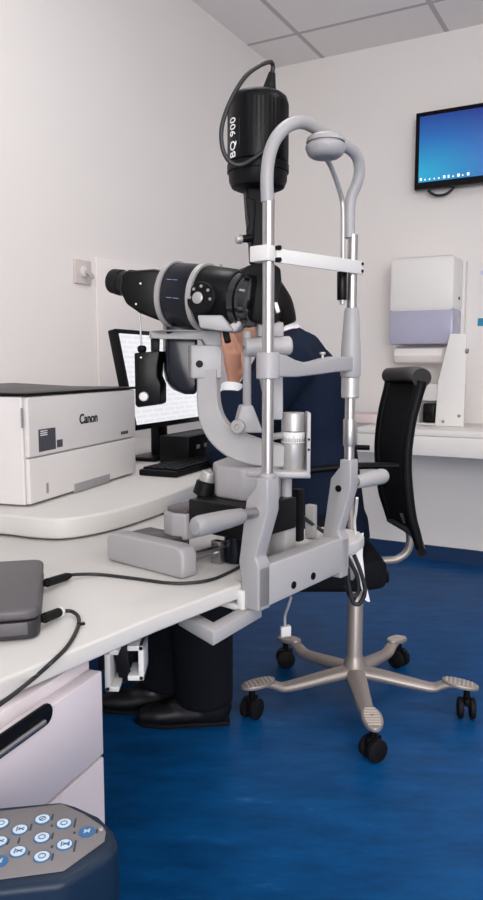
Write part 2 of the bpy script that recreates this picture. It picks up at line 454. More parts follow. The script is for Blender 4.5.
mb = MB(); pbox(mb, .004, PWid-.004, -.0118, 0, zsplit+.0015, PHt-.013, .003); fc = mb.build('front_cover', M_prn, prn)
mb = MB(); pbox(mb, .004, PWid-.004, -.0118, -.001, .006, zsplit-.0015, .003); tr = mb.build('paper_tray', M_prn, prn)
mb = MB(); pbox(mb, -.002, PWid+.002, -PD_-.002, .001, PHt-.0115, PHt-.005, .0015); mb.build('top_trim', M_black, prn)
mb = MB()
mb.hexa([pp(.03, -PD_+.02, PHt-.0048), pp(PWid-.02, -PD_+.02, PHt-.0048), pp(PWid-.02, -.05, PHt-.0048), pp(.03, -.05, PHt-.0048)],
        [pp(.03, -PD_+.02, PHt+.004), pp(PWid-.06, -PD_+.02, PHt+.004), pp(PWid-.06, -.16, PHt-.003), pp(.03, -.16, PHt-.003)], .001)
mb.build('output_lid', M_boxs, prn)
def onp(px, py, off=0.0):
    q = onpl(px, py, Pf+PN*off, PN); q0 = q-Pf; return q0.dot(PX), q0.z
def prect(px0, py0, px1, py1, n0, n1, mb, bev=.0):
    s0, _ = onp(px0, (py0+py1)/2); s1, _ = onp(px1, (py0+py1)/2)
    _, za = onp((px0+px1)/2, py0); _, zb = onp((px0+px1)/2, py1)
    pbox(mb, s0, s1, n0, n1, zb, za, bev)
mb = MB(); prect(74.5, 479, 110, 487.5, -.004, .0006, mb, .0008); lab(mb.build('handle_recess', M_greyd, tr), 'grey recessed grip of the paper tray')
mb = MB(); prect(46.6, 483, 48.6, 493, -.004, .0004, mb); mb.build('level_window', M_greyd, tr)
mb = MB(); prect(38.5, 428.5, 55.5, 450.5, .0001, .0007, mb); st = mb.build('sticker', M_labelg, fc); lab(st, 'dark printed sticker')
mb = MB(); prect(56.8, 439.5, 62.5, 447, .0001, .0007, mb); lab(mb.build('sticker', M_labelg, fc), 'small dark energy sticker')
for k in range(5):
    mb = MB(); prect(40, 430.5+2*k, 47, 431.4+2*k, .0006, .0011, mb); 
    if k < 3: mb.build('sticker_print', M_inkw, st)
    else: mb.bm.free()
s_, z_ = onp(88.5, 418.5)
text_bm('Canon', .032, pp(s_, .0008, z_), PX, Z, PN, thick=.0008, bold=.0007).build('logo', M_inkb, fc, smooth=False)
s_, z_ = onp(124.5, 432.5)
mb = MB()
for k in range(3): pbox(mb, s_-.02+.014*k, s_-.009+.014*k, .0001, .0007, z_-.004, z_+.004, 0)
mb.build('model_badge', M_ink, fc)
mb = MB(); prect(21.5, 408, 22.8, 428, -.002, .0008, mb); mb.build('latch', M_greyd, fc)
mb = MB()
mb.hexa([pp(-.0008, -.30, .15), pp(-.0008, -.20, .15), pp(.002, -.20, .15), pp(.002, -.30, .15)], [pp(-.0008, -.30, .185), pp(-.0008, -.20, .185), pp(.002, -.20, .185), pp(.002, -.30, .185)])
mb.build('side_flap', M_whitep, prn)

# ---------------------------------------------------------------- desktop monitor, keyboard, dark box and cables
def screen_mat(name, kind):
    m = bpy.data.materials.new(name); m.use_nodes = True
    nt = m.node_tree; N = nt.nodes; L = nt.links; b = N['Principled BSDF']
    b.inputs['Base Color'].default_value = (.01, .01, .012, 1); b.inputs['Roughness'].default_value = .25
    tc = N.new('ShaderNodeTexCoord'); sx = N.new('ShaderNodeSeparateXYZ'); L.new(tc.outputs['Generated'], sx.inputs[0])
    if kind == 'tv':
        gr = N.new('ShaderNodeTexGradient'); gr.gradient_type = 'SPHERICAL'
        mp = N.new('ShaderNodeMapping'); mp.inputs['Location'].default_value = (-.02, 0, -.12); mp.inputs['Scale'].default_value = (.95, 0, 1.0)
        L.new(tc.outputs['Generated'], mp.inputs['Vector']); L.new(mp.outputs['Vector'], gr.inputs['Vector'])
        cr = N.new('ShaderNodeValToRGB'); e = cr.color_ramp.elements
        e[0].position = 0; e[0].color = col(10, 38, 132); e[1].position = 1; e[1].color = col(30, 170, 212)
        x = e.new(.45); x.color = col(20, 104, 184)
        L.new(gr.outputs['Fac'], cr.inputs['Fac']); out = cr.outputs['Color']; st_ = .85
    else:
        wv = N.new('ShaderNodeTexBrick'); wv.inputs['Scale'].default_value = 1.0
        mp = N.new('ShaderNodeMapping'); mp.inputs['Scale'].default_value = (1, 1, 1)
        cb_ = N.new('ShaderNodeCombineXYZ'); L.new(sx.outputs['X'], cb_.inputs['X']); L.new(sx.outputs['Z'], cb_.inputs['Y'])
        L.new(cb_.outputs[0], wv.inputs['Vector'])
        wv.inputs['Brick Width'].default_value = .16; wv.inputs['Row Height'].default_value = .055; wv.inputs['Mortar Size'].default_value = .012; wv.inputs['Bias'].default_value = -.75
        wv.inputs['Color1'].default_value = col(236, 236, 240); wv.inputs['Color2'].default_value = col(200, 208, 226); wv.inputs['Mortar'].default_value = col(246, 246, 250)
        out = wv.outputs['Color']; st_ = .85
    L.new(out, b.inputs['Emission Color']); b.inputs['Emission Strength'].default_value = st_
    return m
def place(o, X, Yn, loc):     # object with local x along X, local y along Yn (into the screen), z up
    Zz = V3(X).cross(V3(Yn)); m = Matrix.Identity(4)
    for i, a in enumerate((X, Yn, Zz)):
        for j in range(3): m[j][i] = V3(a)[j]
        m[i][3] = V3(loc)[i]
    o.matrix_basis = m
BL = at(137, 425, 2.13); BR = at(203, 409, 2.52)
MX = V3((BR.x-BL.x, BR.y-BL.y, 0)); mw = MX.length; MX.normalize(); MN = V3((MX.y, -MX.x, 0))
mh = zat(331, BL)-BL.z
tl = math.radians(12)
MUp = Z*math.cos(tl)-MN*math.sin(tl); MNn = MN*math.cos(tl)+Z*math.sin(tl)
print('monitor', BL, BR, mw, mh)
mon = thing('monitor', 'black framed computer monitor showing a white page, on the curved worktop', 'monitor', (BL+MX*mw/2).to_2d().to_3d()+Z*ZP)
mc = BL+MX*mw/2+MUp*mh/2
mb = MB(); mb.box(mc-MNn*.016, (mw+.02, .03, mh+.03), MX, MNn, MUp, bev=.004); mb.build('casing', M_bez, mon)
me = MB(); me.box((0, 0, 0), (mw, .002, mh)); so = me.build('screen', screen_mat('monitor_picture', 'pc'), None, smooth=False)
so.parent = mon; place(so, MX, -MNn, (0, 0, 0)); so.matrix_basis = Matrix.Translation(mc+MNn*.0005-mon.location) @ so.matrix_basis
sb = BL+MX*mw*.5-MN*.05
mb = MB(); mb.box(V3((sb.x, sb.y, (ZP+BL.z+.08)/2)), (.06, .03, BL.z+.08-ZP-.004), MX, MN, bev=.005); mb.build('stand', M_bez, mon)
mb = MB(); mb.box(V3((sb.x, sb.y, ZP+.007)), (.22, .10, .012), MX, MN, bev=.004); mb.build('stand_foot', M_bez, mon)

# dark box in front of the monitor stand
q = at(165, 447, 2.10); bz = thing('docking_station', 'low black computer box beneath the monitor', 'box', (q.x, q.y, ZP))
def bx(p, z0, z1, sx_, sy_, X, Y_, m, name, par, bev=.004):
    mb = MB(); mb.box(V3((p.x, p.y, (z0+z1)/2)), (sx_, sy_, z1-z0), X, Y_, bev=bev); return mb.build(name, m, par)
q = sb+MN*.125
bx(q, ZP+.001, ZP+.085, .26, .10, MX, MN, M_blackm, 'casing', bz)
qq = q+MN*.051
for k in range(3):
    mb = MB(); mb.box(V3((qq.x, qq.y, ZP+.05))+MX*(-.07+.05*k), (.02, .003, .012), MX, MN, bev=.001); mb.build('port', M_greyd, bz)
# keyboard
k0 = atz(142, 472, ZP+.012); k1 = atz(191, 466, ZP+.012)
kx = (atz(189, 470, ZP)-atz(137, 466, ZP)); 
KX = MX; KN = MN
kc = atz(160, 468, ZP+.008)
kb = thing('keyboard', 'slim black keyboard lying on the curved worktop behind the printer', 'keyboard', (kc.x, kc.y, ZP))
kcen = V3((kc.x, kc.y, 0))+KX*.05+KN*.05
mb = MB(); mb.box(kcen+Z*(ZP+.009), (.30, .115, .016), KX, KN, bev=.003); mb.build('case', M_blackm, kb)
mb = MB()
for r_ in range(5):
    for c_ in range(11):
        mb.box(kcen+KX*(-.125+.025*c_)+KN*(-.044+.022*r_)+Z*(ZP+.0195), (.019, .017, .005), KX, KN, bev=.0)
ks = mb.build('keycaps', M_blackm, kb, smooth=False)
# cables on the worktop
def cable(name, pts, r, label, cat='cable', m=None, par=None):
    mb = MB(); mb.tube(pts, r, n=10, sub=8)
    o = mb.build(name, m or M_cable, par, origin=None if par else pts[0])
    if not par: tag(o, label, cat)
    return o
zc_ = ZP+.0045
cable('computer_cable', [atz(204, 468, zc_), atz(208, 460, zc_), atz(209, 452, zc_), at(208, 440, 2.36), at(205, 428, 2.40)], .004, 'black cable curving up beside the monitor behind the microscope arm')

# pale board and switch on the left wall
w0 = onl(97.5, 258, .001); w1 = onl(236, 268, .001)
mb = MB()
def wallbox(mb, px0, px1, py0, py1, off0, off1, wall='l', bev=.002):
    f = onl if wall == 'l' else onr
    A = f(px0, (py0+py1)/2, off1); B = f(px1, (py0+py1)/2, off1)
    zt = f((px0+px1)/2, py0, off1).z; zb = f((px0+px1)/2, py1, off1).z
    n = R if wall == 'l' else -W
    A = V3((A.x, A.y, zb)); B = V3((B.x, B.y, zb)); dv = off1-off0
    mb.prism([A, B, B-n*dv, A-n*dv], (0, 0, zt-zb), bev=bev)
    return (A+B)/2+Z*((zt-zb)/2)
A = onl(97.5, 300, .012); B = onl(236, 300, .012); ztop = onl(100, 258, .012).z
mb = MB(); mb.prism([V3((A.x, A.y, ZP+.03)), V3((B.x, B.y, ZP+.03)), V3((B.x, B.y, ZP+.03))-R*.011, V3((A.x, A.y, ZP+.03))-R*.011], (0, 0, ztop-ZP-.03), bev=.002)
wb = mb.build('wall_panel', M_board, None, origin=(A+B)/2); tag(wb, 'pale rectangular splash panel fixed to the left wall behind the monitor', 'wall panel')
sw = onl(83.5, 272, .001)
ls = thing('light_switch', 'square white switch plate with a lever on the left wall', 'switch', sw)
mb = MB(); cpos = wallbox(mb, 75.5, 91.5, 260, 284, .001, .012, bev=.003); mb.build('plate', mat('switch_plate', (206, 196, 192), .5, var=.02), ls)
mb = MB(); mb.lathe(cpos, R, [(0, .022), (.008, .021), (.012, .016), (.013, 0)]); rk = mb.build('rocker', M_whitep, ls)
mb = MB(); mb.tube([cpos+R*.008, cpos+R*.03+W*.008-Z*.012, cpos+R*.034+W*.014-Z*.028], [.007, .008, .006]); mb.build('lever', M_greyl, ls)

# ---------------------------------------------------------------- chin-rest frame
fr = thing('chin_rest_frame', 'tall grey arched head support with chin rest, clamped to the table edge', 'head rest', I(SP/2, .02, ZD))
zb0 = zat(608, I(0, .02)); zbt = .775
def up_poly(u0, th, zt):
    # side profile in v,z
    pr = [(.005, zb0), (.038, zb0), (.040, .745), (.045, .775), (.030, zt-.036), (.0115, zt-.014), (.0115, zt), (-.0115, zt), (-.0115, zt-.05), (.012, .787), (.005, .775)]
    return [I(u0-th/2, v, z) for v, z in pr]
zl = zat(477, O); zr = zat(459, OR)
mb = MB(); mb.prism(up_poly(0, .030, zl), U*.030, bev=.003, seg=3); mb.build('upright', M_grey, fr)
mb = MB(); mb.prism(up_poly(SP, .026, zr), U*.026, bev=.003, seg=3); upR = mb.build('upright', M_grey, fr)
scr = I(SP-.0135, .012, zr-.052)
mb = MB(); mb.cyl(scr, scr-U*.0015, .006); mb.build('screw', M_blackm, upR)
mb = MB(); mb.hexa([I(-.0145, .005, zb0+.002), I(SP+.0145, .005, zb0+.012), I(SP+.0145, .037, zb0+.012), I(-.0145, .037, zb0+.002)],
                   [I(-.0145, .005, .772), I(SP+.0145, .005, .776), I(SP+.0145, .037, .776), I(-.0145, .037, .772)], .003, 3)
cbar = mb.build('clamp_bar', M_greyl, fr)
for (px, py) in ((293.5, 585), (313, 576)):
    p = onpl(px, py, I(0, .005), -Vv)
    mb = MB(); mb.cyl(p+Vv*.001, p-Vv*.0015, .0062); mb.cyl(p-Vv*.0014, p-Vv*.0019, .0035); mb.build('screw', M_blackm, cbar)
# left rod
zj = zat(200, O)
mb = MB(); mb.cyl(I(0, 0, zl-.01), I(0, 0, zj), .0088); mb.build('rod', M_chrome, fr)
mb = MB(); mb.cyl(I(0, 0, zl-.002), I(0, 0, zl+.006), .0125, bev=.002); mb.build('rod_collar', M_grey, fr)
# right rod and its sleeves
mb = MB(); mb.cyl(I(SP, 0, zr-.01), I(SP, 0, zat(235, OR)), .0088); mb.build('rod', M_chrome, fr)
zz = lambda y: zat(y, OR)
mb = MB(); mb.lathe(I(SP, 0, 0), Z, [(zz(446), .0105), (zz(444), .0112), (zz(421), .0112), (zz(419), .0105)]); mb.build('rod_sleeve', M_chrome, fr)
mb = MB(); mb.lathe(I(SP, 0, 0), Z, [(zz(398), .014), (zz(397), .0155), (zz(378), .0155), (zz(377), .014)]); mb.build('rod_collar', M_alu, fr)
mb = MB(); mb.lathe(I(SP, 0, 0), Z, [(zz(377), .016), (zz(375), .0175), (zz(350), .017), (zz(312), .0128), (zz(308), .011)]); mb.build('height_sleeve', M_grey, fr)
# chin-rest arm with collar
zc0 = zat(366, O)
mb = MB(); mb.lathe(I(0, 0, 0), Z, [(zat(379, O), .016), (zat(378, O), .0175), (zat(354, O), .0175), (zat(352.5, O), .016)]); mb.build('arm_collar', M_grey, fr)
top_ = [(.006, zat(353, I(.006, 0)))]
def zu(u, py): return zat(py, I(u, 0))
prof = [(.012, zu(.012, 354)), (.03, zu(.03, 355)), (.055, zu(.055, 360)), (.085, zu(.085, 363)), (.115, zu(.115, 361.5)), (.15, zu(.15, 358)), (.175, zu(.175, 356.5)), (SP-.01, zu(SP, 357)),
        (SP-.01, zu(SP, 371)), (.17, zu(.17, 372)), (.12, zu(.12, 374.5)), (.06, zu(.06, 377)), (.012, zu(.012, 377))]
mb = MB(); mb.prism([I(u, -.012, z) for u, z in prof], Vv*.024, bev=.003, seg=3); arm = mb.build('chin_rest_arm', M_grey, fr)
pn = at(314.5, 357, I(.14, 0).y)
mb = MB(); mb.cyl(I(.145, 0, zu(.14, 361)), I(.145, 0, zu(.14, 352)), .0022); mb.cyl(I(.145, 0, zu(.14, 354.6)), I(.145, 0, zu(.14, 352)), .005, bev=.001); mb.build('paper_pin', M_alu, arm)
# handles, pointing outwards
for (u0, s, zz0) in ((-.015, -1, zat(512, O)), (SP+.015, 1, zat(486, OR))):
    p = I(u0, .012, zz0)
    mb = MB(); mb.cyl(p-U*s*.004, p+U*s*.036, .0085); nk = mb.build('handle_neck', M_chrome, fr)
    mb = MB(); mb.lathe(p+U*s*.03, U*s, [(0, .0095), (.003, .0115), (.03, .0135), (.07, .0148), (.092, .0150), (.099, .0135), (.103, .010), (.104, 0)], 32)
    hd = mb.build('handle', M_greyd if s < 0 else M_greyl, fr)
    mb = MB(); mb.cyl(p+U*s*.1335, p+U*s*.1345, .0045); mb.build('handle_cap', M_greyd, hd)
# arch
arch = [(0, 202, 267.5), (0, 175, 267), (.004, 155, 269.5), (.012, 140, 275), (.028, 128, 285), (.05, 122.5, 297), (.08, 124, 308), (.115, 132, 322), (.155, 142, 338), (.185, 149, 350), (.205, 157, 357), (.218, 170, 359.5), (.225, 183, 357), (.23, 195, 352), (.232, 208, 349.7), (.232, 238, 349.6)]
pts = [at(px, py, I(u, 0).y) for u, py, px in arch]
mb = MB(); mb.tube(pts, .0095, n=20); mb.build('arch', M_grey, fr)
# disc on the arch with the fixation-lamp tube
pk = at(325.5, 146, I(.105, 0).y-.02)
mb = MB(); mb.lathe(pk-Z*.018, Z, [(0, .012), (.001, .021), (.005, .0265), (.014, .0305), (.0175, .0305), (.0195, .029), (.0197, .026), (.0225, .026), (.0227, .0295), (.0285, .0285), (.032, .025), (.035, .014), (.036, 0)], 40)
kn = mb.build('pivot_knob', M_grey, fr)
tp = [(324, 156), (329, 163), (334, 174), (338.5, 187), (342, 200), (343, 215), (343, 240), (343, 272)]
mb = MB(); mb.tube([at(x, y, I(.13+.08*min(1, i/4), .012).y) for i, (x, y) in enumerate(tp)], .0042, n=12); ft = mb.build('fixation_tube', M_alu, fr)
Yf = I(.21, .012).y
mb = MB(); mb.cyl(at(342, 272, Yf), at(342, 300, Yf), .0085, bev=.001); fl = mb.build('fixation_lamp', M_black, fr)
mb = MB(); mb.cyl(at(342.3, 299, Yf), at(342.3, 304.5, Yf), .0052, .0042); mb.build('lamp_tip', M_alu, fl)
# forehead band
zba, zbb = zat(246, O), zat(262, O)
mb = MB()
mb.box(I(-.006, .006, (zba+zbb)/2), (.020, .034, zba-zbb), U, Vv, bev=.002); blk = mb.build('band_clip', M_whitep, fr)
for dz in (.008, -.009):
    p = I(.005, -.012, (zba+zbb)/2+dz)
    mb = MB(); mb.cyl(p+Vv*.002, p-Vv*.006, .0035); mb.build('screw', M_blackm, blk)
mb = MB(); za, zb_ = zat(249, O), zat(263, O); zc2, zd2 = zat(261, OR), zat(274.5, OR)
mb.hexa([I(.004, -.014, zb_), I(SP+.014, -.014, zd2), I(SP+.014, -.0105, zd2), I(.004, -.0105, zb_)], [I(.004, -.014, za), I(SP+.014, -.014, zc2), I(SP+.014, -.0105, zc2), I(.004, -.0105, za)], .001)
bd = mb.build('forehead_band', M_whitep, fr)
for dz in (.006, -.006):
    p = I(SP+.009, -.0135, (zc2+zd2)/2+dz)
    mb = MB(); mb.cyl(p, p-Vv*.002, .0028); mb.build('screw', M_blackm, bd)

# ---------------------------------------------------------------- slit lamp
sl = thing('slit_lamp', 'grey and black slit lamp microscope with tall lamp housing on the white table', 'slit lamp', I(.1, .2, ZD))
# rail covers and axle
def railcover(u0, z1):
    mb = MB()
    pr = [(.126, ZD+.001), (.308, ZD+.001), (.311, ZD+.012), (.311, z1-.012), (.305, z1-.003), (.29, z1), (.145, z1), (.130, z1-.003), (.124, z1-.014), (.124, ZD+.012)]
    mb.prism([I(u0, v, z) for v, z in pr], U*.034, bev=.005, seg=3)
    return mb.build('rail_cover', M_grey, sl)
rc = railcover(-.058, ZD+.052)
mb = MB(); mb.prism([I(-.0235, .20, ZD+.01), I(-.0235, .300, ZD+.01), I(-.0235, .300, ZD+.046), I(-.0235, .20, ZD+.046)], U*.06, bev=.002); mb.build('rail_shroud', M_brown, sl)
railcover(.215, ZD+.052)
for v, z in ((.142, ZD+.030), (.150, ZD+.020)):
    mb = MB(); mb.cyl(I(-.026, v, z), I(.217, v, z), .0052); mb.build('axle_rod', M_chrome, sl)
# running wheel, guide block
p = at(218, 543, 1.235)
mb = MB(); mb.box(V3((p.x, p.y, ZD+.021)), (.014, .02, .040), U, Vv, bev=.001); mb.build('guide_block', M_chrome, sl)
p = at(236, 548, 1.245)
mb = MB(); mb.lathe(V3((p.x, p.y, ZD+.001)), Z, [(0, .018), (.002, .0205), (.055, .0205), (.057, .018)]); mb.build('drive_roller', M_navyb, sl)
# cross slide: D-shaped plate with a brown top
sp_ = [(.02, .193), (.155, .193), (.155, .255), (.10, .268), (.06, .268), (.035, .262), (.018, .245), (.012, .22)]
mb = MB(); mb.prism([I(u, v, .779) for u, v in sp_], Z*.046, bev=.004, seg=3); mb.build('cross_slide', M_grey, sl)
sp2 = [(.026, .197), (.15, .197), (.15, .250), (.10, .263), (.062, .263), (.039, .257), (.024, .242), (.018, .22)]
mb = MB(); mb.prism([I(u, v, .8252) for u, v in sp2], Z*.004, bev=.001); mb.build('slide_pad', M_brown, sl)
mb = MB(); mb.prism([I(u, v, .797) for u, v in ((.026, .06), (.16, .06), (.16, .1925), (.026, .1925))], Z*.055, bev=.003, seg=2); mb.build('slide_block', M_black, sl)
# joystick
jb = at(201.5, 500, 1.285); jt = at(209, 471.5, 1.285); jd = (jt-jb)
mb = MB(); mb.lathe(jb-jd*.1, jd, [(0, .008), (.004, .0095), (.012, .010), (.014, .0078)]); mb.lathe(jb, jd, [(jd.length*.12, .009), (jd.length*.20, .0185), (jd.length*.62, .0175), (jd.length*.66, .014)]); js = mb.build('joystick', M_blackm, sl)
mb = MB(); mb.lathe(jb, jd, [(jd.length*.655, .013), (jd.length*.68, .0135), (jd.length*.96, .0125), (jd.length, .010)]); lab(mb.build('joystick_cap', M_alu, js), 'silver top of the joystick')
mb = MB(); mb.lathe(jb-jd*.18, jd, [(0, .011), (.006, .011), (.010, .008)]); mb.build('joystick_collar', M_alu, js)
# base housing
hb = [(215, 497), (217, 461.5), (262, 459), (300, 470), (300, 480), (262, 500)]
hz0, hz1 = zat(496, V3((0, 1.27, 0))), zat(463, V3((0, 1.27, 0)))
A1 = at(216, 480, 1.27); 
def hpt(px, Y): q_ = at(px, 480, Y); return V3((q_.x, q_.y, 0))
def shrink(pts, z): return [p+Z*z for p in pts]
H1 = [hpt(213, 1.30), hpt(216, 1.255), hpt(240, 1.215), hpt(272, 1.205), hpt(281, 1.235), hpt(278, 1.32), hpt(252, 1.38), hpt(226, 1.37)]
H2 = [hpt(246, 1.21), hpt(300, 1.195), hpt(309.5, 1.20), hpt(309.5, 1.275), hpt(296, 1.30), hpt(262, 1.31)]
mb = MB(); mb.prism(shrink(H1, .852), Z*(.909-.852), bev=.006, seg=3); bh_ = mb.build('base_housing', M_grey, sl)
mb = MB(); mb.prism(shrink(H2, .895), Z*.0105, bev=.003, seg=2); mb.build('housing_plate', M_greyl, bh_)
# pivot column with scale ring
pv = at(293, 440, 1.235)
pvz = lambda y: zat(y, pv)
def pz(y): return V3((pv.x, pv.y, pvz(y)))
mb = MB(); mb.lathe(V3((pv.x, pv.y, 0)), Z, [(pvz(470), .0185), (pvz(469), .0195), (pvz(443), .0195), (pvz(443)+.0002, .0165), (pvz(442), .0165)]); mb.build('pivot_cylinder', M_alu, sl)
mb = MB(); mb.lathe(V3((pv.x, pv.y, 0)), Z, [(pvz(442.5), .0198), (pvz(442), .0203), (pvz(432), .0203), (pvz(431.5), .0198)]); ring = mb.build('scale_ring', M_whitep, sl)
mb = MB()
for k in range(40):
    a = 2*PI*k/40; dv = V3((math.cos(a), math.sin(a), 0)); tv = V3((-dv.y, dv.x, 0)); h = .010 if k % 5 == 0 else .006
    mb.box(V3((pv.x, pv.y, pvz(441)+h/2))+dv*.0203, (.0008, .0006, h), tv, dv)
mb.build('scale_marks', M_inkb, ring, smooth=False)
mb = MB(); mb.lathe(V3((pv.x, pv.y, 0)), Z, [(pvz(431), .0185), (pvz(430.5), .0198), (pvz(414), .0198), (pvz(412.5), .0185)]); mb.build('pivot_cap', M_alu, sl)
mb = MB(); mb.box(V3((pv.x+.0245, pv.y-.002, (pvz(475)+pvz(412))/2)), (.006, .045, pvz(412)-pvz(475)), bev=.001); pl_ = mb.build('stop_plate', M_greyl, sl)
for y in (438, 448):
    mb = MB(); mb.cyl(V3((pv.x+.0245, pv.y-.0245, pvz(y))), V3((pv.x+.0245, pv.y-.026, pvz(y))), .002); mb.build('screw', M_blackm, pl_)
mb = MB(); mb.box(V3((pv.x, pv.y, pvz(474))), (.056, .05, .008), bev=.002); mb.build('pivot_foot', M_greyl, sl)
mb = MB(); mb.cyl(V3((pv.x, pv.y, pvz(470))), V3((pv.x, pv.y, .90)), .0105); mb.build('pivot_shaft', M_alu, sl)
c_ = hpt(283, 1.27)
mb = MB(); mb.box(c_+Z*(ZD+.048), (.034, .036, .094), U, Vv, bev=.004); mb.build('column_block', M_grey, sl)
mb = MB(); mb.cyl(hpt(286.5, 1.27)+Z*.835, hpt(286.5, 1.27)+Z*.896, .0095); mb.build('column_neck', M_greyl, sl)
mb = MB(); q = hpt(298, 1.36); mb.box(q+Z*.80, (.018, .02, .10), U, Vv, bev=.003); mb.build('brake_post', M_blackm, sl)
mb = MB(); q = hpt(311.5, 1.42); mb.box(q+Z*.775, (.014, .02, .066), U, Vv, bev=.002); mb.build('brake_block', M_greyl, sl)
# small clamp knobs at the ring
q = at(272, 437, 1.20)
mb = MB(); mb.cyl(V3((pv.x-.018, pv.y-.006, q.z)), V3((q.x-.004, q.y, q.z)), .0055); mb.cyl(q, q-V3((.010, 0, 0)), .010, bev=.002); mb.build('clamp_knob', M_alu, sl)
# microscope arm (curved, flat bar)
ma = [(284, 456), (268, 454), (250, 450), (234, 443.5), (221, 433), (212.5, 419), (209, 402), (208.5, 385), (208, 370)]
Ym = [1.235, 1.235, 1.24, 1.245, 1.25, 1.255, 1.26, 1.26, 1.26]
wd = [11, 12.5, 14, 14, 13.2, 12.2, 11.2, 10.6, 10.4]
mb = MB(); P = crom([at(x, y, yy) for (x, y), yy in zip(ma, Ym)], 6); Wd = []
for i in range(len(wd)-1):
    for k in range(6): Wd.append((wd[i]*(1-k/6)+wd[i+1]*k/6)*S(1.25))
Wd.append(wd[-1]*S(1.25))
rings = []
for i, p in enumerate(P):
    d = (P[min(i+1, len(P)-1)]-P[max(i-1, 0)]).normalized(); n = V3((-.34, -.94, 0)); n = (n-d*n.dot(d)).normalized(); s_ = d.cross(n)
    w = Wd[i]; t = .011; c = .003
    prof_ = [(w, t-c), (w-c, t), (-w+c, t), (-w, t-c), (-w, -t+c), (-w+c, -t), (w-c, -t), (w, -t+c)]
    rings.append([mb.bm.verts.new(p+s_*a+n*b_) for a, b_ in prof_])
for a, b_ in zip(rings[:-1], rings[1:]):
    for i in range(8): mb.bm.faces.new([a[i], a[(i+1) % 8], b_[(i+1) % 8], b_[i]])
mb.bm.faces.new(rings[0]); mb.bm.faces.new(list(reversed(rings[-1])))
bmesh.ops.recalc_face_normals(mb.bm, faces=mb.bm.faces[:])
mb.build('microscope_arm', M_greyl, sl, ang=35)
# mount block on top of the arm
Q = lambda x, y, Y=1.25: at(x, y, Y)
mb = MB(); mb.prism([Q(191.5, 378.5), Q(222, 378.5), Q(222.5, 350), Q(219, 345), Q(191, 345)], V3((-.012, .045, 0)), bev=.003, seg=3); mt_ = mb.build('mount_block', M_greyl, sl)
p = Q(199.5, 364, 1.2505)
mb = MB(); mb.cyl(p, p-V3((0, .002, 0)), .0062); mb.cyl(p-V3((0, .0018, 0)), p-V3((0, .003, 0)), .0035); mb.build('screw', M_blackm, mt_)
p = Q(213, 341); 
mb = MB(); mb.lathe(V3((p.x, p.y+.02, 0)), Z, [(zat(353, p), .011), (zat(350, p), .0125), (zat(346, p), .0125)]); mb.build('swivel_pin', M_chrome, mt_)
# tonometer holder bar
mb = MB(); mb.prism([Q(151, 330.5, 1.29), Q(162, 330), Q(222, 329.5), Q(222, 346), Q(206, 345), Q(203, 339.5), Q(162, 338.5), Q(151, 338.5, 1.29)], V3((-.006, .026, 0)), bev=.0025, seg=3)
mb.build('tonometer_bar', M_greyl, sl)
# microscope axis
A_ = at(238, 300, 1.225); B_ = at(128, 291, 1.335); ax = (A_-B_).normalized(); B2A = (A_-B_).length
mx_ = lambda t: B_+ax*t
def tpx(px):      # parameter on the axis at image column px
    lo, hi = -.2, .5
    for _ in range(40):
        m_ = (lo+hi)/2; p = mx_(m_); u = 241.5+FPX*p.x/(p.y*cp-(p.z-HC)*sp)
        if u < px: lo = m_
        else: hi = m_
    return lo
def rp(px, r): return r*S(mx_(tpx(px)).y)
def lx(prof, n=44): return [(tpx(px), rp(px, r)) for px, r in prof]
side = V3((ax.y, -ax.x, 0)).normalized()      # towards the camera, level
if side.y > 0: side = -side
upx = side.cross(ax); upx = upx if upx.z > 0 else -upx
ms = MB(); ms.lathe(B_, ax, lx([(173.5, 30), (175.5, 31), (203.5, 31.5), (204.5, 30.5)]), 44); mdrum = ms.build('magnification_body', M_navyb, sl)
ms = MB(); ms.lathe(B_, ax, lx([(173.0, 31), (173.5, 32.6), (177.5, 32.6), (178.0, 31)]), 44); ms.build('ring', M_alu, sl)
ms = MB(); ms.lathe(B_, ax, lx([(203.0, 31), (203.5, 32.8), (208.0, 32.8), (208.5, 31)]), 44); ms.build('ring', M_alu, sl)
ms = MB(); ms.lathe(B_, ax, lx([(208.1, 30.5), (209.5, 31), (235.5, 29.5), (239.5, 28)]), 44); fd = ms.build('objective_body', M_black, sl)
ms = MB(); ms.lathe(B_, ax, lx([(238.5, 25), (239.5, 27), (245.5, 27), (246.5, 24.5), (249.5, 24.5), (250.5, 26), (255.5, 25), (256.5, 21)]), 44); ob = ms.build('objective_ring', M_glass, sl)
ms = MB(); ms.lathe(B_, ax, lx([(256.0, 0), (256.1, 21)]), 40); ms.build('lens', M_glass, ob)
# printing on the drum
def wrapdrum(t0, r, a0):
    def f(x, y, z):
        a = a0+y/r; return mx_(t0+x)+(side*math.cos(a)+upx*math.sin(a))*(r+.0003+z)
    return f
for (px, ang, s_) in ((188, .42, .007), (191, -.12, .008)):
    text_bm('~ ~-' if False else '— ––', s_*1.3, V3(), ax, upx, side, wrap=wrapdrum(tpx(px), rp(175, 31.4), ang)).build('marking', mat('pale_blue_print', (150, 170, 205), .5), mdrum, smooth=False)
